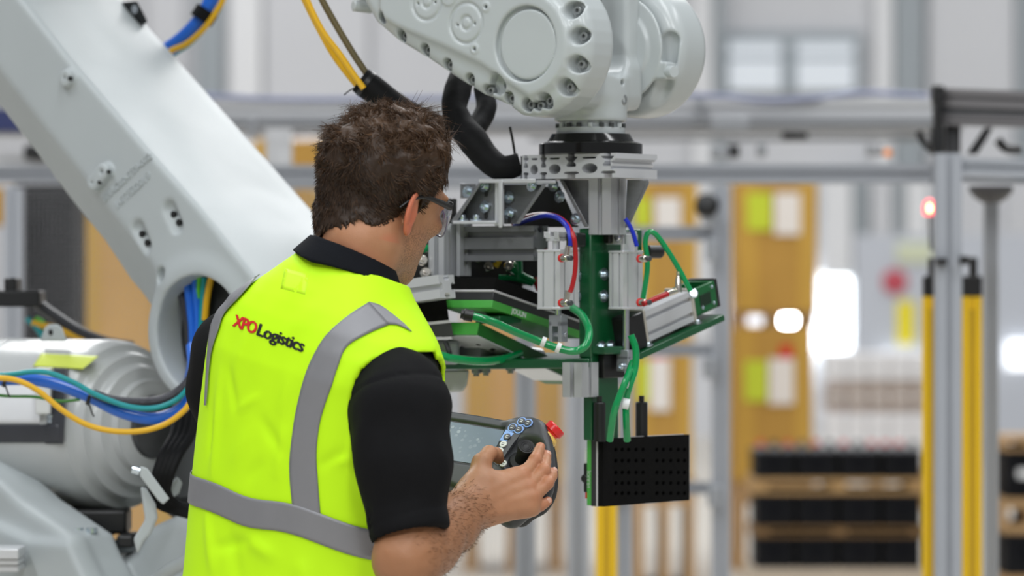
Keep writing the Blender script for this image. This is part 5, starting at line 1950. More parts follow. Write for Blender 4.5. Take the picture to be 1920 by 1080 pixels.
LOFT = np.array([  # z, half width, half depth, centre y
    (0.030, .058, .060, .010), (0.005, .070, .072, .004), (-.015, .088, .082, -.002), (-.04, .112, .094, -.006), (-.065, .143, .104, -.008), (-.09, .172, .112, -.009),
    (-.12, .193, .119, -.009), (-.16, .204, .126, -.007), (-.25, .202, .131, 0.0), (-.38, .197, .131, .006), (-.52, .187, .127, .008), (-.64, .190, .130, .006), (-.80, .198, .135, .0)])


def torso_fn(inset=0.0):
    zs = LOFT[::-1, 0]

    def fn(X, Y, Z):
        zz = np.asarray(Z)
        w = np.interp(zz, zs, LOFT[::-1, 1]).astype(np.float32) - inset
        dp = np.interp(zz, zs, LOFT[::-1, 2]).astype(np.float32) - inset
        cy_ = np.interp(zz, zs, LOFT[::-1, 3]).astype(np.float32)
        y_ = Y - cy_
        q = (np.abs(X / w) ** 2.25 + np.abs(y_ / dp) ** 2.25) ** (1 / 2.25)
        rr = np.sqrt(X * X + y_ * y_) + 1e-6
        d = rr - rr / np.maximum(q, 1e-6)
        sl = np.gradient(w, zz.ravel(), axis=2) if w.shape[2] > 2 else 0
        return d / np.sqrt(1 + np.minimum(np.abs(sl), 2.0) ** 2 * (np.abs(X) / rr))
    return fn


# ---- polo shirt (torso and both sleeves)
VS = Vol((-.33, -.24, -.66), (.33, .28, .10), 0.0045)
_tf = torso_fn(.012)
VS.put(lambda X, Y, Z: np.maximum(_tf(X, Y, Z), Z - .012), (-.3, -.2, -.62), (.3, .2, .06))
w2t = lambda p: np.array(TMi @ Vector(p))
S_r = w2t(P(757, 722, 5.525))
El_r = w2t(P(768, 1046, 5.475))
sl_pts = [w2t(P(746, 730, 5.545)), w2t(P(752, 770, 5.525)), w2t(P(757, 870, 5.50)), w2t(P(763, 985, 5.482))]
VS.chain(sl_pts, [.060, .067, .0645, .056], k=0.03)
hem = w2t(P(766, 1009, 5.478))
VS.cone(sl_pts[-1], hem, .056, .054, k=0.01)
ax_r = (sl_pts[3] - sl_pts[2]) / np.linalg.norm(sl_pts[3] - sl_pts[2])
# tilt the hem so that its outer side sits higher
hem_n = w2t(P(766, 1009, 5.478) + Vector((.30, -.22, -1)).normalized()) - hem


def half(n, p):
    n = np.array(n) / np.linalg.norm(n)
    o = float(n @ p)
    return lambda X, Y, Z: -(X * n[0] + Y * n[1] + Z * n[2] - o)


hem_c = w2t(P(763, 1006, 5.48))
VS.put(half(hem_n, hem_c), hem_c - .12, hem_c + .12, 0.003, 'cut', pad=0)
sl_l = [np.array((-.165, .0, -.16)), np.array((-.195, .006, -.19)), np.array((-.208, .03, -.25)), np.array((-.205, .07, -.34))]
VS.chain(sl_l, [.055, .060, .060, .056], k=0.03)
# sleeve folds and seam
sl, X, Y, Z = VS.sub(VS.lo, VS.lo + VS.h * VS.n)
VS.d[sl] += (0.009 * noise3(X, Y, Z, 15, 3) + 0.0035 * noise3(X, Y, Z * .6, 36, 4)).astype(np.float32)
seam_c = w2t(P(757, 700, 5.5))
dseam = ((X - S_r[0]) * ax_r[0] + (Y - S_r[1]) * ax_r[1] + (Z - S_r[2]) * ax_r[2])
arc = 0.012 - 0.25 * (X - S_r[0])
VS.d[sl] += np.where((X > .10) & (Z < -.09), 0.0032 * np.exp(-((dseam - arc + .012) / .0035) ** 2), 0).astype(np.float32)
for t_ in (-.022, -.026):
    dh = ((X - hem_c[0]) * hem_n[0] + (Y - hem_c[1]) * hem_n[1] + (Z - hem_c[2]) * hem_n[2])
    VS.d[sl] += np.where(X > .08, 0.0012 * np.exp(-((dh - t_) / .002) ** 2), 0).astype(np.float32)
# sleeve opening
VS.cone(hem_c - hem_n * .03, hem_c + hem_n * .03, .047, .049, op='cut', k=0.004)
M_POLO = mat('black_polo_knit', (0.0042, 0.0042, 0.0050), 0.85, spec=0.18, noise=0.35, nscale=18, bump=0.35, bscale=900)
polo = vol_obj('polo_shirt', VS, M_POLO, person, TM)
polo['label'] = 'black short-sleeved polo shirt'

# ---- collar: folded band round the neck, higher at the nape
VC = Vol((-.14, -.14, -.10), (.14, .15, .09), 0.0028)


def collar(X, Y, Z):
    zt_ = 0.034 - 0.28 * (Y + .07) - 0.05 * X
    t_ = np.clip((zt_ - Z) / 0.040, -0.2, 1.3)
    rx = 0.0605 + 0.026 * t_
    q = np.sqrt((X / rx) ** 2 + ((Y - .004) / (rx * 1.04)) ** 2)
    sh = np.abs((q - 1) * rx) - 0.0045
    return np.maximum(sh, np.maximum(Z - zt_, zt_ - 0.042 - Z + 0.012 * np.abs(X) / .08))


VC.put(collar, (-.12, -.12, -.08), (.12, .13, .08))
sl, X, Y, Z = VC.sub(VC.lo, VC.lo + VC.h * VC.n)
VC.d[sl] += (0.0015 * noise3(X, Y, Z, 40, 9)).astype(np.float32)
vol_obj('collar', VC, mat('navy_black_collar', (0.004, 0.005, 0.0075), 0.8, spec=0.15, noise=0.3, nscale=40, bump=0.4, bscale=900), polo, TM)

# ---- vest
VV = Vol((-.30, -.22, -.68), (.30, .24, .06), 0.0042)
VV.put(torso_fn(0.0), (-.3, -.2, -.66), (.3, .2, .05))
sl, X, Y, Z = VV.sub(VV.lo, VV.lo + VV.h * VV.n)


def px2t(px, py, y=-.12):
    """torso x, z of a pixel on the back surface"""
    A = px - 655 - 785 * y
    B = py - 488
    x = (A + 226 * B / 1242) / (979 + 226 * 287 / 1242)
    return x, (287 * x - B) / 1242


def fold(x0, y0, x1, y1, amp, wid, yb=-.12):
    a, b = np.array(px2t(x0, y0, yb)), np.array(px2t(x1, y1, yb))
    e = b - a
    w0, w1 = X - a[0], Z - a[1]
    t_ = np.clip((w0 * e[0] + w1 * e[1]) / (e @ e), 0, 1)
    d2 = (w0 - e[0] * t_) ** 2 + (w1 - e[1] * t_) ** 2
    tap = np.sin(np.pi * np.clip(t_ * .94 + .03, 0, 1)) ** .6
    VV.d[sl] += np.where(Y < .03, -.85 * amp * tap * np.exp(-d2 / (1.15 * wid) ** 2), 0).astype(np.float32)


for f in ((412, 700, 392, 900, .006, .008), (436, 690, 452, 770, -.005, .007), (452, 770, 500, 740, .004, .006), (470, 620, 440, 760, .003, .012), (500, 780, 545, 850, -.004, .009),
          (548, 790, 530, 900, .005, .010), (560, 700, 540, 780, .004, .010), (400, 1030, 470, 1010, -.006, .008), (470, 1010, 520, 1040, .006, .010), (380, 960, 395, 1080, .006, .009),
          (430, 980, 450, 1100, -.005, .012), (560, 1040, 575, 1120, .006, .012), (640, 840, 600, 868, -.004, .006), (640, 870, 670, 930, .005, .008), (620, 860, 700, 850, .004, .007),
          (655, 800, 640, 870, .004, .006), (510, 560, 470, 660, .003, .012), (600, 560, 540, 640, .003, .014), (395, 760, 385, 860, -.005, .006), (640, 1040, 690, 1060, .006, .010),
          (505, 860, 470, 900, -.003, .008), (600, 1030, 660, 1120, -.004, .012), (560, 500, 545, 560, .002, .006), (480, 800, 440, 870, .003, .010), (700, 640, 640, 720, .003, .012)):
    fold(*f)
VV.d[sl] += (0.005 * noise3(X, Y, Z * .3, 11, 11) + 0.001 * noise3(X, Y, Z * .6, 34, 12)).astype(np.float32)
VW = Vol(VV.lo, VV.lo + VV.h * (VV.n - 1), VV.h)
VW.d = VV.d.copy()                             # uncut copy kept for laying the tape on
VB_ = np.abs(VV.d + .004) - .0042              # thin shell
# arm holes
zs_ = np.array([-.70, -.45, -.41, -.39, -.283, -.246, -.212, -.18, -.135, -.112, -.100, -.090, 0.1])
xs_r = np.array([.60, .60, .25, .192, .168, .156, .139, .133, .138, .150, .166, .25, .60])
xs_l = np.array([.60, .60, .40, .30, .25, .24, .222, .222, .230, .240, .25, .30, .60])
yb_ = np.where(Y > .02, -0.02, 0.0)
er = (np.interp(Z, zs_, xs_r) - X - yb_) * 0.9
el = (np.interp(Z, zs_, xs_l) + X) * 0.9
VB_ = np.maximum(VB_, -np.minimum(er, 0.5) * -1.0 * -1.0) if False else np.maximum(VB_, -er)
VB_ = np.maximum(VB_, -el)
# neck line: scooped, following the collar
VB_ = np.maximum(VB_, Z - (0.012 - 0.22 * (Y + .09) - 0.03 * X))
VV.d = VB_.astype(np.float32)
M_VEST = mat('fluorescent_yellow_polyester', (0.56, 0.97, 0.008), 0.62, spec=0.25, noise=0.05, nscale=9, bump=0.12, bscale=1200)
vest = vol_obj('safety_vest', VV, M_VEST, person, TM)
vest['label'] = 'fluorescent yellow sleeveless safety vest with grey reflective tape'


def ray_lay(pix, off):
    """lay pixels onto the vest surface along the sight line"""
    pts = np.array([np.array(TMi @ P(x, y, 5.2)) for x, y in pix], np.float32)
    far = np.array([np.array(TMi @ P(x, y, 5.6)) for x, y in pix], np.float32)
    dr = far - pts
    dr /= np.linalg.norm(dr, axis=1, keepdims=True)
    res = VW.project(pts, dr, off)
    miss = np.linalg.norm(res - pts, axis=1) > 0.75
    if miss.any():                              # past the edge of the cloth: wrap to the nearest cloth
        q0, d0 = pts[miss], dr[miss]
        tt = np.linspace(.15, .75, 240, dtype=np.float32)
        sv = np.stack([VW.sample(q0 + d0 * t_) for t_ in tt], 1)
        q0 = q0 + d0 * tt[sv.argmin(1)][:, None]
        for _ in range(6):
            q0 = q0 - VW.grad(q0) * (VW.sample(q0) - off)[:, None]
        res[miss] = q0
    return res


def grid_faces(nu, nv):
    return [(j * nu + i, j * nu + i + 1, (j + 1) * nu + i + 1, (j + 1) * nu + i) for j in range(nv - 1) for i in range(nu - 1)]


M_TAPE = mat('grey_reflective_tape', (0.235, 0.235, 0.25), 0.45, 0.25, noise=0.06, nscale=30, bump=0.15, bscale=1500)


def solid(o, t=.0015):
    md = o.modifiers.new('thickness', 'SOLIDIFY')
    md.thickness = t
    md.offset = 0
    return o


def smooth_path(pts, n):
    c = catmull([Vector((x, y, 0)) for x, y in pts], 10)
    L = [0]
    for i in range(1, len(c)):
        L.append(L[-1] + (c[i] - c[i - 1]).length)
    t_ = np.linspace(0, L[-1], n)
    return np.stack([np.interp(t_, L, [p.x for p in c]), np.interp(t_, L, [p.y for p in c])], 1)


def tape(edgeA, edgeB, n=60, m_=9, extra=None, off=.0022):
    A, B = smooth_path(edgeA, n), smooth_path(edgeB, n)
    pix = [A[i] + (B[i] - A[i]) * j / (m_ - 1) for i in range(n) for j in range(m_)]
    Pq = ray_lay(pix, off)
    if extra is not None:
        Pq = np.concatenate([extra(m_), Pq])
        n = len(Pq) // m_
    me = np_mesh('reflective_tape', xf(Pq, TM), np.array(grid_faces(m_, n)))
    return solid(mesh_obj('reflective_tape', me, M_TAPE, vest))


def over_shoulder(m_):
    """front half of the tape: from the chest up over the shoulder ridge"""
    rows = []
    for k in range(26):
        s = k / 25
        yy = .115 - .128 * s
        pts = np.array([[.062 + .052 * j / (m_ - 1) + .012 * s, yy, .10] for j in range(m_)], np.float32)
        if yy > .07:
            pts[:, 1] = .25
            pts[:, 2] = -.20 + .11 * s / .36
            rows.append(VW.project(pts, (0, -1, 0), .0022))
        else:
            rows.append(VW.project(pts, (0, 0, -1), .0022))
    return np.concatenate(rows)


tape([(692, 566), (652, 592), (611, 629), (585, 672), (569, 713), (555, 770), (548, 815), (543, 863), (544, 905), (549, 955)],
     [(730, 608), (690, 625), (650, 650), (633, 688), (622, 722), (607, 765), (598, 800), (593, 851), (596, 905), (601, 968)], extra=None)
# piece over the front of the shoulder
A = smooth_path([(692, 566), (712, 572), (735, 588), (758, 607)], 14)
Bq = smooth_path([(730, 608), (745, 609), (762, 616), (772, 622)], 14)
tape([tuple(p) for p in A], [tuple(p) for p in Bq], 14)
tape([(475, 516), (430, 544), (404, 577), (392, 629), (387, 690), (383, 760)], [(486, 513), (452, 552), (420, 587), (409, 617), (394, 668), (386, 760)], 40, 5, None, .0042)
# waist tape all the way round
rows = []
for j in range(9):
    zz = -.356 - .0435 * j / 8
    ang = np.linspace(-math.pi, math.pi, 140)
    pts = np.stack([.34 * np.sin(ang), -.34 * np.cos(ang), np.full_like(ang, zz)], 1)
    # it sags a little between the shoulder blades
    pts[:, 2] += .006 * np.sin(ang * 2 + .6) - .004 * np.cos(ang * 5)
    dirs = np.stack([-np.sin(ang), np.cos(ang), np.zeros_like(ang)], 1)
    rows.append(VW.project(pts, dirs, .0026))
keep = [i for i in range(140) if not (rows[4][i][0] > .163 and False)]
me = np_mesh('waist_tape', xf(np.concatenate(rows), TM), np.array(grid_faces(140, 9)))
wt = solid(mesh_obj('reflective_tape', me, M_TAPE, vest))
wt['label'] = 'reflective tape round the waist'
# stitching lines
M_STITCH = mat('pale_thread', (.55, .60, .35), .7, noise=.1)
for r_ in (rows[0], rows[8]):
    mb = MB()
    pts = [TM @ Vector(p) for p in VW.project(r_ + np.array([0, 0, -.0025 if r_ is rows[0] else .0025], np.float32), (0, 0, 1), .003, 1)]
    for i in range(10, 130, 1):
        a, b = pts[i], pts[i + 1]
        mb.tube([a + (b - a) * .1, a + (b - a) * .35], .00045, 4, 0)
        mb.tube([a + (b - a) * .55, a + (b - a) * .85], .00045, 4, 0)
    so = mb.build('stitching', M_STITCH, vest)
    so['kind'] = 'stuff'
# neck label patch under the collar
pix = [(530 + 46 * i / 6 - 8 * j / 5 + 4, 503 + 12 * i / 6 + 38 * j / 5) for j in range(6) for i in range(7)]
me = np_mesh('neck_label', xf(ray_lay(pix, .0003), TM), np.array(grid_faces(7, 6)))
solid(mesh_obj('neck_label', me, mat('vest_label_cloth', (0.60, 0.97, 0.012), .6, noise=.02), vest), .0004)
# piping round the arm hole and neck line
# printed lettering
vsX, fsX = text_geo('XPO', 1.0, .25, 0, 0, .86, 'LEFT', 3)
for v in vsX:
    v.x *= .84
wX = max(v.x for v in vsX)
vsL, fsL = text_geo('Logistics', 1.0, .25, 0, 0, .92, 'LEFT', 3)
for v in vsL:
    v.x *= 1.06
wL = max(v.x for v in vsL)
tot = wX - .03 + wL
dxy = np.array([133., 50.]) / 142.1
upv = np.array([0.10, -1.0])
org = np.array([437., 601.])
kx = 142.1 / tot
ky = 33.0
for (vs, fs, off_, m_) in ((vsX, fsX, 0.0, mat('red_print', (0.62, 0.012, 0.012), .6, noise=.04)), (vsL, fsL, wX - .03, mat('black_print', (0.008, 0.008, 0.009), .6, noise=.1))):
    mb = MB()
    for q_, (ex_, ey_) in enumerate(((-.046, 0), (.046, 0), (0, .022), (0, -.022), (-.025, 0), (.025, 0))):
        pix = [org + dxy * (v.x + off_ + ex_) * kx + upv * (v.y + ey_) * ky for v in vs]
        pts = ray_lay(pix, .0012 + .0001 * q_)
        mb.raw([TM @ Vector(p) for p in pts], fs)
    mb.build('printed_lettering', m_, vest, smooth=False)

# ------------------------------------------------------------------ head
yaw = math.radians(43)
HU = Vector((math.cos(yaw), -math.sin(yaw), 0))
HV = Vector((math.sin(yaw), math.cos(yaw), 0))
HM = Matrix((HU, HV, Vector((0, 0, 1)))).transposed() @ Matrix.Rotation(math.radians(10), 3, 'Y') @ Matrix.Rotation(math.radians(-9), 3, 'X')
HM = HM.to_4x4()
HM.translation = P(706, 388, 5.70)
HMi = HM.inverted()
t2h = lambda p: np.array(HMi @ (TM @ Vector(p)))
VH = Vol((-.125, -.16, -.24), (.125, .14, .15), 0.0024)
VH.ell((0, -.006, .050), (.074, .092, .078))
VH.ell((0, .050, .020), (.061, .048, .075), k=.03)
VH.ell((0, .042, -.050), (.055, .050, .052), k=.03)
VH.ell((0, .076, -.088), (.024, .020, .022), k=.03)
for s in (-1, 1):
    VH.ell((s * .046, .012, -.048), (.019, .030, .034), k=.025)
    VH.ell((s * .034, .084, -.008), (.020, .018, .014), k=.02)          # cheek bones
    VH.ell((s * .030, .093, .036), (.020, .010, .007), k=.012)           # brow
    VH.ell((s * .031, .108, .014), (.016, .014, .010), op='cut', k=.012)
    VH.ell((s * .031, .087, .014), (.0125, .0125, .0125), k=.003)
    VH.ell((s * .031, .094, .021), (.014, .008, .004), k=.004)
VH.cone((0, .096, .022), (0, .119, -.018), .0075, .0105, k=.012)
for s in (-1, 1):
    VH.ell((s * .010, .108, -.021), (.0065, .009, .0065), k=.006)
VH.ell((0, .094, -.050), (.022, .011, .006), k=.006)
VH.ell((0, .093, -.060), (.020, .011, .007), k=.006)
VH.ell((0, .108, -.0548), (.022, .010, .0016), op='cut', k=.002)
# neck, shoulders of the neck
nb = t2h((0, .005, -.06))
VH.cone((0, -.014, -.02), t2h((.010, .008, .03)), .052, .0535, k=.03)
VH.cone(t2h((.010, .008, .03)), nb, .0525, .062, k=.02)
VH.cone((0, .022, -.075), t2h((0, .03, -.02)), .030, .034, k=.03)
for s in (-1, 1):
    VH.cone((s * .052, -.022, -.020), t2h((s * .022, .05, -.02)), .012, .010, k=.022)
# ears
for s in (-1, 1):
    Re = (Matrix.Rotation(math.radians(s * 24), 3, 'Z') @ Matrix.Rotation(math.radians(-10), 3, 'X'))
    c_ = np.array((s * .0835, -.012, .004))
    Rn = np.array(Re)
    VH.ell(c_, (.0058, .0175, .0305), Rn, k=.005)
    VH.ell(c_ + Rn @ np.array((s * .004, .002, .003)), (.0048, .0115, .0220), Rn, op='cut', k=.004)
    VH.ell(c_ + Rn @ np.array((-s * .004, .010, -.002)), (.008, .008, .018), Rn, k=.006)
    VH.ell(c_ + Rn @ np.array((s * .001, .004, -.027)), (.0045, .009, .009), Rn, k=.005)
V_head, Q_head = VH.mesh()

# ------------------------------------------------------------------ right arm and hand (in world axes)
E_r = P(768, 1046, 5.475)
W_r = P(886, 948, 5.690)
Sh_r = P(757, 722, 5.525)
arm_lo = np.array([P(690, 1080, 5.40).x, 5.36, P(700, 1100, 5.4).z])
VR = Vol((P(680, 0, 5.5).x, 5.36, P(0, 1120, 5.5).z), (P(1060, 0, 5.85).x, 5.86, P(0, 690, 5.5).z), 0.0022)
arr = lambda v: np.array(v, dtype=float)
fa = (W_r - E_r).normalized()
VR.cone(Sh_r + Vector((-.005, .02, -.03)), E_r, .045, .043)
VR.cone(E_r + Vector((-.012, -.004, -.004)), E_r + fa * .03, .040, .0445, k=.02)
VR.cone(E_r, E_r + fa * .07, .043, .0455, k=.02)
VR.cone(E_r + fa * .07, E_r + fa * .155, .0455, .0370, k=.02)
VR.cone(E_r + fa * .155, W_r, .0370, .0255, k=.02)
# wrist is wider than thick: a parallel pair of cones
wside = Vector((0.52, 0.05, -0.85)).normalized()
wside = (wside - fa * wside.dot(fa)).normalized()
for s, r0, r1 in ((1, .030, .0225), (-1, .030, .0235)):
    VR.cone(E_r + fa * .15 + wside * .008 * s, W_r + wside * .012 * s, r0, r1, k=.015)
MCP = [P(979, 893, 5.736), P(990, 914, 5.730), P(997, 934, 5.724), P(996, 952, 5.722)]
PIP = [P(1003, 862, 5.762), P(1019, 884, 5.752), P(1026, 907, 5.742), P(1013, 949, 5.736)]
DIP = [P(1010, 846, 5.782), P(1024, 866, 5.776), P(1035, 893, 5.758), P(1021, 944, 5.740)]
TIP = [P(1013, 838, 5.794), P(1025, 853, 5.790), P(1037, 884, 5.770), P(1028, 939, 5.743)]
rad = [(.0108, .0092, .0082, .0072), (.0108, .0093, .0083, .0073), (.0104, .0090, .0080, .0070), (.0096, .0082, .0074, .0064)]
back = [W_r + wside * o for o in (-.016, -.006, .006, .015)]
for i in range(4):
    VR.cone(back[i] + (MCP[i] - back[i]) * .05, MCP[i] + Vector((0, .006, -.002)), .0175, .0128, k=.018)
for i in range(4):
    r0, r1, r2, r3 = rad[i]
    VR.cone(MCP[i] + Vector((0, .004, 0)), PIP[i], r0, r1, k=.0035)
    VR.ell(arr(MCP[i]) + np.array([0, -.002, .001]), (.0095, .0100, .0095), k=.007)
for i in range(4):
    r0, r1, r2, r3 = rad[i]
    VR.cone(PIP[i], DIP[i], r1, r2, k=.002)
    VR.cone(DIP[i], TIP[i], r2, r3, k=.002)
    VR.ell(arr(PIP[i]) + np.array([.001, -.001, .0015]), (r1 * 1.04,) * 3, k=.003)
# palm mass under the knuckles and thumb web
VR.cone(W_r + Vector((.02, .012, .004)), P(975, 915, 5.752), .022, .017, k=.015)
T0, T1, T2, T3 = P(893, 912, 5.704), P(903, 868, 5.732), P(917, 850, 5.760), P(936, 861, 5.788)
VR.cone(W_r + Vector((.004, .004, .012)), T0, .022, .019, k=.02)
VR.cone(T0, T1, .0195, .0140, k=.014)
VR.cone(T1, T2, .0135, .0112, k=.006)
VR.cone(T2, P(929, 852, 5.778), .0112, .0100, k=.004)
VR.cone(P(929, 852, 5.778), T3, .0100, .0080, k=.004)
VR.cone(T0 + Vector((.012, .004, 0)), MCP[0] + Vector((-.012, .008, -.002)), .013, .010, k=.022)
# nails: shallow flats
for (tp, dp) in zip(TIP[1:], DIP[1:]):
    pass
sl, X, Y, Z = VR.sub(VR.lo, VR.lo + VR.h * VR.n)
VR.d[sl] += (0.0012 * noise3(X, Y, Z, 90, 21) + 0.0012 * noise3(X, Y, Z, 45, 22)).astype(np.float32)
# tendons and veins on the back of the hand
for i in range(4):
    VR.cone(back[i] + Vector((.02, -.015, 0)), MCP[i] + Vector((-.006, -.006, .002)), .0042, .0040, k=.010)
V_arm, Q_arm = VR.mesh()

# ------------------------------------------------------------------ left arm and hand (mostly hidden by the trunk)
Sh_l = TW((-.175, .01, -.19))
E_l = TW((-.205, .085, -.40))
W_l = P(772, 925, 5.90)
VL = Vol(tuple(min(a, b, c) - .08 for a, b, c in zip(Sh_l, E_l, W_l)), (P(885, 0, 5.95).x, 6.02, Sh_l.z + .08), 0.0032)
fl = (W_l - E_l).normalized()
VL.cone(Sh_l, E_l, .042, .041)
VL.cone(E_l, E_l + (W_l - E_l) * .3, .041, .043, k=.02)
VL.cone(E_l + (W_l - E_l) * .3, W_l, .043, .029, k=.02)
Kl = [P(808, 915, 5.885), P(806, 925, 5.90), P(800, 932, 5.915), P(792, 938, 5.93)]
Fl = [P(846, 913, 5.872), P(840, 925, 5.888), P(832, 932, 5.905), P(822, 938, 5.92)]
Ftip = [P(857, 918, 5.868), P(852, 926, 5.885), P(843, 932, 5.90), P(832, 938, 5.915)]
for i in range(4):
    VL.cone(W_l, Kl[i], .024, .0145, k=.018)
for i in range(4):
    VL.cone(Kl[i], Fl[i], .0115, .0092, k=.004)
    VL.cone(Fl[i], Ftip[i], .0092, .0076, k=.002)
VL.cone(W_l, P(795, 895, 5.86), .02, .014, k=.015)
VL.cone(P(795, 895, 5.86), P(818, 880, 5.845), .013, .010, k=.006)
V_la, Q_la = VL.mesh()

# hidden trunk under the clothes ties the pieces into one body
VT = Vol((-.26, -.14, -.62), (.26, .14, .04), 0.009)
VT.cone((-.12, 0, -.16), (.12, 0, -.16), .06, .06)
VT.cone((0, 0, -.02), (0, 0, -.14), .055, .085, k=.04)
VT.ell((0, 0, -.26), (.15, .095, .20), k=.05)
VT.ell((0, 0, -.52), (.145, .095, .14), k=.05)
V_tr, Q_tr = VT.mesh()

parts_ = [(xf(V_head, HM), Q_head), (V_arm, Q_arm), (V_la, Q_la), (xf(V_tr, TM), Q_tr)]
Vs, Qs, n_ = [], [], 0
for v_, q_ in parts_:
    Vs.append(v_)
    Qs.append(q_ + n_)
    n_ += len(v_)
Vb, Qb = np.concatenate(Vs), np.concatenate(Qs)
me = np_mesh('body', Vb, Qb)
# complexion: stubble on jaw, ruddier ears, nape and knuckles, arm hair shade
lh = xf(Vb, HMi)
isH = np.arange(len(Vb)) < len(V_head)
st_ = np.clip((-.012 - lh[:, 2] + .25 * (lh[:, 1] - .02)) / .02, 0, 1) * np.clip((lh[:, 1] + .012) / .02, 0, 1) * np.clip((lh[:, 2] + .125) / .02, 0, 1)
st_ = np.where(isH, st_, 0)
ear = np.where(isH, np.clip((np.abs(lh[:, 0]) - .076) / .008, 0, 1) * (np.abs(lh[:, 2]) < .045), 0)
nape = np.where(isH, np.clip((-.055 - lh[:, 2]) / .03, 0, 1) * np.clip((-.0 - lh[:, 1]) / .03, 0, 1), 0)
kn = np.zeros(len(Vb))
for q_ in MCP[:3] + PIP + TIP:
    dd = np.linalg.norm(Vb - np.array(q_, np.float32), axis=1)
    kn = np.maximum(kn, np.exp(-(dd / .011) ** 2))
red = np.clip(ear * .9 + nape * .35 + kn * .5, 0, 1)
dE = (Vb - np.array(E_r, np.float32)) @ np.array(fa, np.float32)
hairy = np.where((np.arange(len(Vb)) >= len(V_head)) & (np.arange(len(Vb)) < len(V_head) + len(V_arm)), np.clip((.235 - dE) / .05, 0, 1), 0)
colr = np.stack([red, st_, hairy, np.ones(len(Vb))], 1).astype(np.float32)
at = me.color_attributes.new('complexion', 'FLOAT_COLOR', 'POINT')
at.data.foreach_set('color', colr.ravel())

ms = bpy.data.materials.new('skin')
ms.use_nodes = True
nt = ms.node_tree
bs_ = nt.nodes['Principled BSDF']
bs_.inputs['Roughness'].default_value = 0.48
bs_.inputs['Specular IOR Level'].default_value = 0.35
bs_.inputs['Subsurface Weight'].default_value = 0.12
bs_.inputs['Subsurface Radius'].default_value = (0.010, 0.004, 0.002)
bs_.inputs['Subsurface Scale'].default_value = 1.0
an_ = nt.nodes.new('ShaderNodeAttribute')
an_.attribute_name = 'complexion'
sep = nt.nodes.new('ShaderNodeSeparateColor')
nt.links.new(an_.outputs['Color'], sep.inputs['Color'])
tcn = nt.nodes.new('ShaderNodeTexCoord')


def nz(scale, detail=4):
    n = nt.nodes.new('ShaderNodeTexNoise')
    n.inputs['Scale'].default_value = scale
    n.inputs['Detail'].default_value = detail
    nt.links.new(tcn.outputs['Object'], n.inputs['Vector'])
    return n


def mixc(a, b, fac):
    m_ = nt.nodes.new('ShaderNodeMix')
    m_.data_type = 'RGBA'
    for s_, v_ in (('A', a), ('B', b)):
        if isinstance(v_, tuple):
            m_.inputs[s_].default_value = v_ + (1,)
        else:
            nt.links.new(v_, m_.inputs[s_])
    if isinstance(fac, float):
        m_.inputs['Factor'].default_value = fac
    else:
        nt.links.new(fac, m_.inputs['Factor'])
    return m_.outputs['Result']


def mathn(op, a, b):
    m_ = nt.nodes.new('ShaderNodeMath')
    m_.operation = op
    m_.use_clamp = True
    for i_, v_ in enumerate((a, b)):
        if isinstance(v_, float):
            m_.inputs[i_].default_value = v_
        else:
            nt.links.new(v_, m_.inputs[i_])
    return m_.outputs[0]


base = mixc((0.47, 0.235, 0.130), (0.36, 0.165, 0.082), nz(38).outputs['Fac'])
base = mixc(base, (0.56, 0.13, 0.07), mathn('MULTIPLY', sep.outputs['Red'], 0.75))
fine = nz(420, 2)
sp = mathn('MULTIPLY', mathn('SUBTRACT', fine.outputs['Fac'], 0.42), 4.0)
base = mixc(base, (0.10, 0.055, 0.03), mathn('MULTIPLY', mathn('MULTIPLY', sep.outputs['Green'], 0.75), sp))
base = mixc(base, (0.30, 0.135, 0.062), mathn('MULTIPLY', sep.outputs['Blue'], 0.55))
nt.links.new(base, bs_.inputs['Base Color'])
bpn = nt.nodes.new('ShaderNodeBump')
bpn.inputs['Strength'].default_value = 0.25
bpn.inputs['Distance'].default_value = 0.001
nt.links.new(nz(500, 3).outputs['Fac'], bpn.inputs['Height'])
nt.links.new(bpn.outputs['Normal'], bs_.inputs['Normal'])
MATS['skin'] = ms
body = mesh_obj('body', me, ms, person)

# finger nails
M_NAIL = mat('finger_nail', (0.58, 0.33, 0.24), .3, noise=.05)
for i in (1, 2, 3):
    ax_ = (TIP[i] - DIP[i]).normalized()
    out_ = Vector((.45, -.80, .35))
    out_ = (out_ - ax_ * out_.dot(ax_)).normalized()
    c_ = TIP[i] + out_ * (rad[i][3] - .0012) - ax_ * .001
    MB().lathe(c_, out_, [(0, .0042), (.0008, .0040), (.0013, .0026), (.0015, .0005)], 14).build('finger_nail', M_NAIL, body)


# ------------------------------------------------------------------ hair
VHa = Vol((-.125, -.155, -.11), (.125, .135, .175), 0.0024)
VHa.ell((0, -.008, .052), (.0835, .1005, .0885))
VHa.ell((0, .020, .095), (.066, .082, .052), k=.03)
VHa.ell((0, -.042, -.024), (.064, .054, .052), k=.03)
VHa.cone((0, -.014, -.02), t2h((.010, .008, .03)), .0562, .0562, k=.02)
sl, X, Y, Z = VHa.sub(VHa.lo, VHa.lo + VHa.h * VHa.n)
top = np.clip((Z - .045) / .06, 0, 1) + 0 * X + 0 * Y
warp = 0.012 * noise3(X, Y, Z, 45, 40)
VHa.d[sl] += ((0.0035 + .0105 * top) * noise3(X + warp, Y * 1.0, Z + warp, 75, 31) + (0.002 + .006 * top) * noise3(X, Y, Z, 160, 32) - .001 * top).astype(np.float32)
hy = np.array([-.15, -.088, -.066, -.046, -.026, -.006, .012, .020, .034, .046, .062, .085, .11])
hz = np.array([-.072, -.070, -.061, -.036, -.015, .024, .030, -.002, -.004, .040, .062, .092, .115])
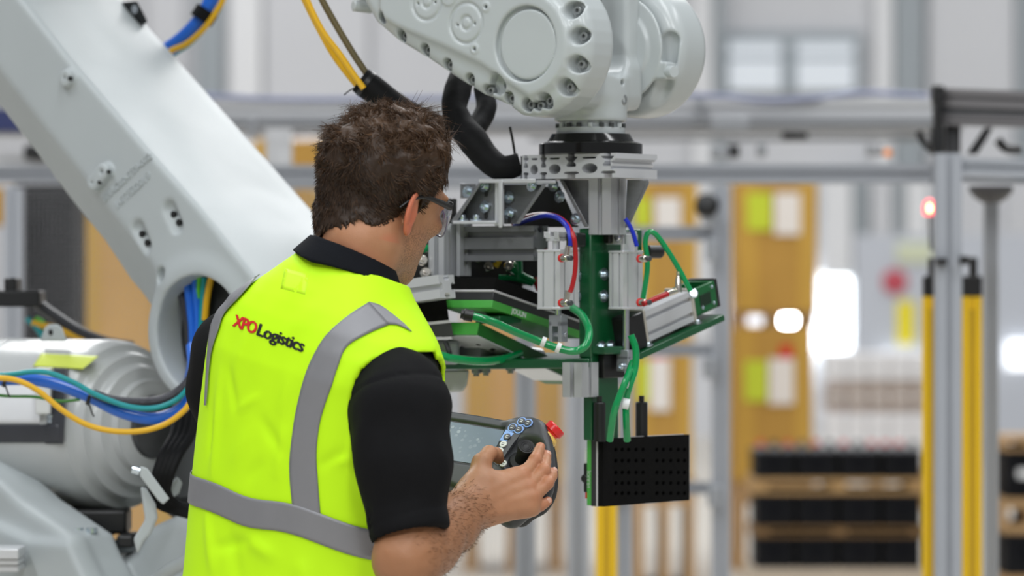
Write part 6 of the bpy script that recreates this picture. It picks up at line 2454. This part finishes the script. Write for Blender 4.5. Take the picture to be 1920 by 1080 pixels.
zmin = np.interp(Y, hy, hz) + 0.0015 * noise3(X, Y, Z, 150, 33) - np.where(Y < -.02, .03 * np.abs(X) * np.clip((-.02 - Y) / .03, 0, 1), 0)
VHa.d[sl] = np.maximum(VHa.d[sl], (zmin - Z).astype(np.float32) * .8)
gx = np.stack(np.meshgrid(*[VHa.lo[k] + VHa.h * np.arange(VHa.n[k], dtype=np.float32) for k in range(3)], indexing='ij'), -1).reshape(-1, 3)
skin_d = VH.sample(gx).reshape(VHa.d.shape)
VHa.d = np.maximum(VHa.d, .0004 - skin_d).astype(np.float32)
V_h, Q_h = VHa.mesh()
lab_ = np.arange(len(V_h))
for _ in range(400):                            # keep the one connected cap of hair
    old_ = lab_.copy()
    m4 = lab_[Q_h].min(1)
    for c_ in range(4):
        np.minimum.at(lab_, Q_h[:, c_], m4)
    lab_ = lab_[lab_]
    if (lab_ == old_).all():
        break
big_ = np.bincount(lab_).argmax()
ok_ = lab_ == big_
ren_ = np.cumsum(ok_) - 1
Q_h = ren_[Q_h[ok_[Q_h[:, 0]]]]
V_h = V_h[ok_]
M_HAIR = bpy.data.materials.new('brown_hair')
M_HAIR.use_nodes = True
nt = M_HAIR.node_tree
bs_ = nt.nodes['Principled BSDF']
bs_.inputs['Roughness'].default_value = 0.48
bs_.inputs['Specular IOR Level'].default_value = 0.3
an_ = nt.nodes.new('ShaderNodeAttribute')
an_.attribute_name = 'tone'
cr = nt.nodes.new('ShaderNodeValToRGB')
cr.color_ramp.elements[0].color = (0.011, 0.0060, 0.0033, 1)
cr.color_ramp.elements[1].color = (0.17, 0.088, 0.042, 1)
nt.links.new(an_.outputs['Fac'], cr.inputs['Fac'])
nt.links.new(cr.outputs['Color'], bs_.inputs['Base Color'])
me = np_mesh('hair', xf(V_h, HM), Q_h)
tn = np.clip(.10 + .22 * np.clip((V_h[:, 2] - .06) / .06, 0, 1) + .1 * rng.standard_normal(len(V_h)) * 0, 0, 1)  # paler towards the crown: highlights put into the colour
a_ = me.attributes.new('tone', 'FLOAT', 'POINT')
a_.data.foreach_set('value', tn.astype(np.float32))
hair = mesh_obj('hair', me, M_HAIR, person)
hair['label'] = 'short wavy brown hair'
# loose locks: short curved strands
nS = 26000
vi = rng.integers(0, len(V_h), nS)
root = V_h[vi]
nrm = VHa.grad(root)
up_ = np.clip((root[:, 2] - .03) / .08, 0, 1)
low = (root[:, 2] < np.interp(root[:, 1], hy, hz) + .003) & (root[:, 1] > -.02)
leng = (0.010 + 0.013 * up_ * np.clip(1.25 - root[:, 1] / .12, .3, 1)) * rng.uniform(.6, 1.3, nS)
# combing: forward and to the side from a crown at the back, down on the nape
crown = np.array([0.0, -.055, .125])
flow = root - crown
flow /= np.linalg.norm(flow, axis=1, keepdims=True) + 1e-6
flow += .55 * np.cross(nrm, flow)
wv = np.stack([noise3(root[:, 0] + .3 * k, root[:, 1], root[:, 2], 48, 50 + k) for k in range(3)], 1) * 4.2
dirv = flow * (1.0 - .25 * up_[:, None]) + wv * (.22 + .85 * up_[:, None]) + nrm * (.26 - .08 * up_[:, None]) + rng.normal(0, .12, (nS, 3))
dirv /= np.linalg.norm(dirv, axis=1, keepdims=True)
side = np.cross(dirv, nrm)
side /= np.linalg.norm(side, axis=1, keepdims=True) + 1e-6
curl = (noise3(root[:, 0], root[:, 1], root[:, 2], 40, 71) * 3.4 + rng.normal(0, .15, nS)) * (.25 + 1.1 * up_)
SEG = 5
Pv = np.zeros((nS, SEG, 3, 3), np.float32)
for k in range(SEG):
    t_ = k / (SEG - 1)
    c_ = root - nrm * .0015 + dirv * (leng * t_)[:, None] + side * (curl * leng * t_ * t_)[:, None] - nrm * (leng * (.12 + .33 * up_) * t_ * t_)[:, None]
    r_ = .00062 * (1 - .7 * t_)
    for j in range(3):
        an = 2 * math.pi * j / 3
        Pv[:, k, j] = c_ + (side * math.cos(an) + np.cross(side, dirv) * math.sin(an)) * r_
keepS = ~low & (VH.sample(root) > .0035)
Pv = Pv[keepS]
m_n = len(Pv)
fq = []
for k in range(SEG - 1):
    for j in range(3):
        j2 = (j + 1) % 3
        fq.append([k * 3 + j, k * 3 + j2, (k + 1) * 3 + j2, (k + 1) * 3 + j])
fq = np.array(fq, np.int32)
Qv = (np.arange(m_n, dtype=np.int32)[:, None, None] * (SEG * 3) + fq[None]).reshape(-1, 4)
me = np_mesh('hair_strands', xf(Pv.reshape(-1, 3), HM), Qv)
tone = np.clip(rng.beta(1.2, 4.5, m_n) + .22 * up_[keepS], 0, 1)  # upper strands coloured paler as painted highlights
a_ = me.attributes.new('tone', 'FLOAT', 'POINT')
a_.data.foreach_set('value', np.repeat(tone, SEG * 3).astype(np.float32))
o_ = mesh_obj('hair_strands', me, M_HAIR, hair)
o_['kind'] = 'stuff'

# fine hair on the forearm
vi = rng.integers(0, len(V_arm), 26000)
root = V_arm[vi]
nrm = VR.grad(root)
dE = (root - np.array(E_r, np.float32)) @ np.array(fa, np.float32)
k_ = (dE > -.03) & (dE < .235) & (rng.random(len(root)) < .3)
root, nrm = root[k_], nrm[k_]
dv = np.array(fa)[None] * .8 + nrm * .35 + rng.normal(0, .35, root.shape) + np.array([[.3, 0, -.35]])
dv /= np.linalg.norm(dv, axis=1, keepdims=True)
lg_ = rng.uniform(.004, .010, len(root))
sd = np.cross(dv, nrm)
sd /= np.linalg.norm(sd, axis=1, keepdims=True) + 1e-6
tri = np.stack([root + sd * .00006, root - sd * .00006, root + dv * (lg_ * .55)[:, None] + nrm * .0008, root + dv * lg_[:, None]], 1)
V4 = tri.reshape(-1, 3)
base_i = np.arange(len(root), dtype=np.int32)[:, None] * 4
Qt = np.concatenate([base_i + np.array([[0, 1, 2]]), base_i + np.array([[1, 3, 2]])])
me = np_mesh('arm_hair', V4, Qt)
o_ = mesh_obj('arm_hair', me, mat('arm_hair_brown', (0.13, 0.065, 0.03), .6, noise=.2), body)
o_['kind'] = 'stuff'

# ------------------------------------------------------------------ trousers and shoes, below the frame
VP = Vol((-.30, -.30, 0.0), (.30, .34, 1.12), 0.010)
zpelv = 0.0
pw = lambda x, y, z: (x, y, z)
VP.cone((-.06, 0, .95), (.06, 0, .95), .115, .115)
for s in (-1, 1):
    VP.chain([(s * .09, 0, .95), (s * .115, .01, .52), (s * .13, -.01, .10)], [.098, .075, .062], k=.03)
PM = Matrix((PF.u, PF.v, PF.w)).transposed().to_4x4()
pel = TM @ Vector((0, 0, -.62))
PM.translation = (pel.x, pel.y, 0)
vol_obj('trousers', VP, mat('dark_navy_trousers', (.012, .014, .02), .8, noise=.3), person, PM)
VQ = Vol((-.24, -.16, 0.0), (.24, .26, .16), 0.007)
for s in (-1, 1):
    VQ.cone((s * .13, -.03, .05), (s * .14, .14, .042), .048, .042, k=.02)
    VQ.cone((s * .13, -.02, .05), (s * .13, -.02, .12), .05, .05, k=.02)
VQ.put(lambda X, Y, Z: Z + 0 * X + 0 * Y - .004, VQ.lo, VQ.lo + VQ.h * VQ.n, 0, 'cut', 0)
vol_obj('safety_shoes', VQ, M_BLK, person, PM)

# ------------------------------------------------------------------ safety glasses
gl = thing('safety_glasses', 'black-framed safety glasses with clear wrap-around lenses worn over the ears', 'glasses', tuple(HM @ Vector((0, .09, .02))))
hw = lambda p: HM @ Vector(p)
for s in (-1, 1):
    mb = MB()
    mb.tube([hw((s * .076, -.030, .006)), hw((s * .0805, -.014, .022)), hw((s * .0800, .010, .030)), hw((s * .078, .040, .029)), hw((s * .073, .078, .025))], [.0022, .0028, .0032, .0042, .0052], 8)
    mb.build('temple_arm', M_BLK, gl)
    vs, nu, nv = [], 13, 9
    for j in range(nv):
        for i in range(nu):
            f = i / (nu - 1)
            x = s * (.006 + .068 * f)
            yy = .116 - .040 * f ** 2.4
            zt_ = .034 - .004 * f
            zb_ = -.012 - .010 * math.sin(math.pi * min(1, f * 1.05)) + .022 * f ** 4
            g = j / (nv - 1)
            vs.append(hw((x, yy + .004 * math.sin(math.pi * g), zb_ + (zt_ - zb_) * g)))
    mb = MB()
    mb.raw(vs, grid_faces(nu, nv))
    ln = mb.build('lens', mat('clear_lens', (0.80, 0.82, 0.95), .04, trans=.92, alpha=.55), gl)
    solid(ln, .0018)
    mb = MB()
    mb.tube([vs[(nv - 1) * nu + i] for i in range(nu)], .0030, 8, 2)
    mb.build('brow_bar', M_BLK, gl)
    mb = MB()
    mb.tube([vs[i] for i in range(nu)], .0012, 6, 2)
    mb.build('lens_rim', mat('violet_rim', (.16, .15, .26), .25, noise=.1), gl)
mb = MB()
mb.tube([hw((-.008, .115, .024)), hw((0, .118, .026)), hw((.008, .115, .024))], .003, 8)
mb.build('bridge', M_BLK, gl)
# ------------------------------------------------------------------ handheld control panel
PR = Vector((.845, -.515, -.144))
PU = Vector((.4275, .49, .76))
PR.normalize()
PU = (PU - PR * PU.dot(PR)).normalized()
PN = PR.cross(PU)
PO = P(952, 803, 5.862)
PMx = Matrix((PR, PU, PN)).transposed().to_4x4()
PMx.translation = PO
CAMP = Vector((0, 0, CAMZ))


def pp(px, py, off=0.0):
    """panel coordinates of a pixel on the plane off above its face"""
    d_ = P(px, py, 1.0) - CAMP
    o_ = PO + PN * off
    t_ = (o_ - CAMP).dot(PN) / d_.dot(PN)
    q = CAMP + d_ * t_ - PO
    return q.dot(PR), q.dot(PU)


pend = thing('control_panel', 'dark grey handheld robot control panel with screen, joystick and red stop button', 'control panel', tuple(PO))
PW = lambda x, y, z=0.0: PMx @ Vector((x, y, z))
tab = [pp(x, y) for x, y in [(700, 744), (760, 756), (845, 768), (900, 776), (955, 786), (1000, 800), (1000, 930), (940, 935), (876, 921), (830, 904), (700, 868)]]
gr = [pp(x, y) for x, y in [(948, 792), (962, 783), (985, 779), (1006, 782), (1021, 791), (1030, 812), (1036, 850), (1037, 885), (1030, 920), (1010, 948), (985, 962), (962, 979),
                            (935, 975), (905, 940), (898, 915), (915, 880), (930, 840)]]
ga_ = np.array(tab + gr)
VQd = Vol((ga_[:, 0].min() - .02, ga_[:, 1].min() - .02, -.07), (ga_[:, 0].max() + .02, ga_[:, 1].max() + .02, .05), 0.0022)
VQd.poly(tab, 2, -.034, .0, rnd=.008)
gr = [(v.x, v.y) for v in catmull([Vector((x, y, 0)) for x, y in gr + gr[:1]], 4)[:-1]]
VQd.poly(gr, 2, -.024, .006, rnd=.014, k=.012)
jc = pp(984, 856, .0)
VQd.ell((jc[0], jc[1], .012), (.034, .034, .028), op='cut', k=.008)
# sunken screen field and button tongue
scr = [pp(x, y) for x, y in [(720, 764), (950, 803), (914, 876), (700, 842)]]
VQd.poly(scr, 2, -.0035, .03, rnd=.001, op='cut')
# seams
for (xa, ya, xb, yb) in ((872, 783, 876, 777), (844, 869, 841, 877)):
    a_, b_ = pp(xa, ya), pp(xb, yb)
    VQd.cone((a_[0], a_[1], .0005), (b_[0], b_[1], .0005), .0009, .0009, op='cut')
pb = vol_obj('housing', VQd, mat('panel_grey_plastic', (0.040, 0.043, 0.046), .42, noise=.08, nscale=20), pend, PMx)


def flat(name, pts, z, m_, th=.0008, parent=None, bev=0):
    mb = MB()
    mb.prism(pts, lambda x, y, q: PW(x, y, z + q), 0, th)
    return mb.build(name, m_, parent or pend, smooth=False, bevel=bev)


# screen glass: pale spots painted as smudges and reflections, with an added faint glow
ms_ = bpy.data.materials.new('screen_painted_reflections')
ms_.use_nodes = True
nt = ms_.node_tree
b_ = nt.nodes['Principled BSDF']
tcn = nt.nodes.new('ShaderNodeTexCoord')
vo = nt.nodes.new('ShaderNodeTexVoronoi')
vo.inputs['Scale'].default_value = 95
nt.links.new(tcn.outputs['Object'], vo.inputs['Vector'])
rp = nt.nodes.new('ShaderNodeValToRGB')
rp.color_ramp.elements[0].position = 0.26
rp.color_ramp.elements[0].color = (1, 1, 1, 1)
rp.color_ramp.elements[1].position = 0.34
rp.color_ramp.elements[1].color = (0, 0, 0, 1)
nt.links.new(vo.outputs['Distance'], rp.inputs['Fac'])
nz1 = nt.nodes.new('ShaderNodeTexNoise')
nz1.inputs['Scale'].default_value = 22
nt.links.new(tcn.outputs['Object'], nz1.inputs['Vector'])
mm = nt.nodes.new('ShaderNodeMapRange')
mm.inputs['From Min'].default_value = .48
mm.inputs['From Max'].default_value = .68
mm.inputs['To Max'].default_value = .42
nt.links.new(nz1.outputs['Fac'], mm.inputs['Value'])
ml = nt.nodes.new('ShaderNodeMath')
ml.operation = 'MULTIPLY'
nt.links.new(rp.outputs['Color'], ml.inputs[0])
nt.links.new(mm.outputs['Result'], ml.inputs[1])
mx = nt.nodes.new('ShaderNodeMix')
mx.data_type = 'RGBA'
mx.inputs['A'].default_value = (0.17, 0.215, 0.27, 1)
mx.inputs['B'].default_value = (0.55, 0.60, 0.66, 1)
nt.links.new(ml.outputs[0], mx.inputs['Factor'])
nt.links.new(mx.outputs['Result'], b_.inputs['Base Color'])
nt.links.new(mx.outputs['Result'], b_.inputs['Emission Color'])
b_.inputs['Emission Strength'].default_value = 0.05
b_.inputs['Roughness'].default_value = 0.12
flat('screen_bezel', [pp(x, y, -.003) for x, y in [(718, 762), (952, 802), (915, 878), (698, 844)]], -.0034, M_BLK, .0006, pb)
flat('screen', [pp(x, y, -.003) for x, y in [(718, 770), (946, 808), (913, 874), (698, 840)]], -.0027, ms_, .0006)

# button panel: blue fields, keys
M_KEYB = mat('light_blue_print', (.24, .40, .78), .4, noise=.03)
M_KEYD = mat('dark_key', (.045, .048, .052), .35, noise=.1)
M_KEYW = mat('pale_key', (.62, .63, .60), .35, noise=.05)
M_PRT = mat('key_print', (.75, .77, .78), .4, noise=.03)
M_PRTD = mat('dark_key_print', (.03, .03, .035), .4, noise=.03)
zb_ = .0045
flat('button_strip', [pp(x, y, zb_) for x, y in [(967, 790), (978, 783), (996, 784), (999, 792), (980, 812), (960, 838), (950, 853), (935, 876), (925, 868), (936, 848), (945, 826), (955, 806)]], .0030, mat('strip_grey', (.06, .062, .068), .4, noise=.05), .0046)
keys = [(978.5, 790.5, 'D', '▸'), (990, 793.5, 'D', '◂'), (961, 802, 'D', '='), (973, 805.5, 'D', '+'), (951, 819.5, 'D', 'b'), (944, 833.5, 'W', 'I'), (937.5, 846, 'W', '-'), (944, 870, 'W', 'O')]
flat('blue_field', [pp(x, y, zb_) for x, y in [(950, 808), (965, 815), (950, 831), (938, 828)]], .0074, M_KEYB, .0006)
flat('blue_field', [pp(x, y, zb_) for x, y in [(937, 840), (944, 848), (941, 856), (934, 850)]], .0074, M_KEYB, .0005)
for (x, y, k_, ch) in keys:
    c_ = pp(x, y, .008)
    r_ = .0058 if k_ == 'D' else .0060
    if k_ == 'D' and ch != 'b':
        flat('key_ring', circ(c_[0], c_[1], .0078, .0078, 24), .0074, M_KEYB, .0012)
    o_ = flat('key', circ(c_[0], c_[1], r_, r_, 20), .0074, M_KEYD if k_ == 'D' else M_KEYW, .0026, None, .0006)
    mb = MB()
    for q_ in (-.0016, .0016):
        mb.box(Vector((0, 0, 0)), (.0022, .0005, .0002))
        n0 = len(mb.v) - 8
        for t_ in range(n0, n0 + 8):
            v_ = mb.v[t_]
            mb.v[t_] = tuple(PW(c_[0] + v_[0], c_[1] + v_[1] + q_, .0101 + v_[2]))
    mb.build('key_symbol', M_PRT if k_ == 'D' else M_PRTD, o_, smooth=False)
# stick
b0 = pp(975, 866, -.01)
t0_ = pp(988, 838, .022)
A_, B_ = PW(b0[0], b0[1], -.014), PW(t0_[0], t0_[1], .024)
mb = MB()
ax = B_ - A_
Lj = ax.length
mb.lathe(A_, ax, [(0, .020), (.006, .018), (.010, .0115), (Lj - .016, .0112), (Lj - .013, .0125), (Lj - .002, .0135), (Lj, .0128), (Lj - .0006, .0115), (Lj - .0012, .010), (Lj - .0004, .009),
                  (Lj - .0012, .0075), (Lj - .0004, .006), (Lj - .0012, .0045), (Lj - .0004, .003), (Lj - .0006, .001)], 32)
mb.build('joystick', mat('rubber_black', (.010, .010, .011), .6, noise=.3, nscale=60), pend)
# stop button on the upper corner
es = P(1027, 818, 5.846)
ed = (PU * .75 + PR * .42 + PN * .15).normalized()
mb = MB()
mb.lathe(es - ed * .006, ed, [(-.012, .0175), (.006, .0185), (.010, .016), (.012, .012)], 28)
mb.build('yellow_collar', mat('stop_collar_yellow', (.80, .52, .12), .4, noise=.04), pend)
mb = MB()
mb.lathe(es + ed * .002, ed, [(0, .011), (.006, .0125), (.008, .0155), (.017, .0155), (.019, .0135), (.0195, .005)], 14)
mb.build('stop_button', M_RED, pend, smooth=True)
# rear rubber grip under the hand
VG = Vol((ga_[:, 0].min() - .02, ga_[:, 1].min() - .03, -.09), (ga_[:, 0].max() + .02, ga_[:, 1].max() + .02, .0), 0.003)
gcx, gcy = np.mean([g[0] for g in gr]), np.mean([g[1] for g in gr])
VG.poly([(gcx - .004 + (x - gcx) * .88, gcy + .010 + (y - gcy) * .88) for x, y in gr], 2, -.052, -.016, rnd=.012)
vol_obj('hand_grip', VG, mat('grip_black', (.006, .006, .0065), .55, noise=.2), pend, PMx)
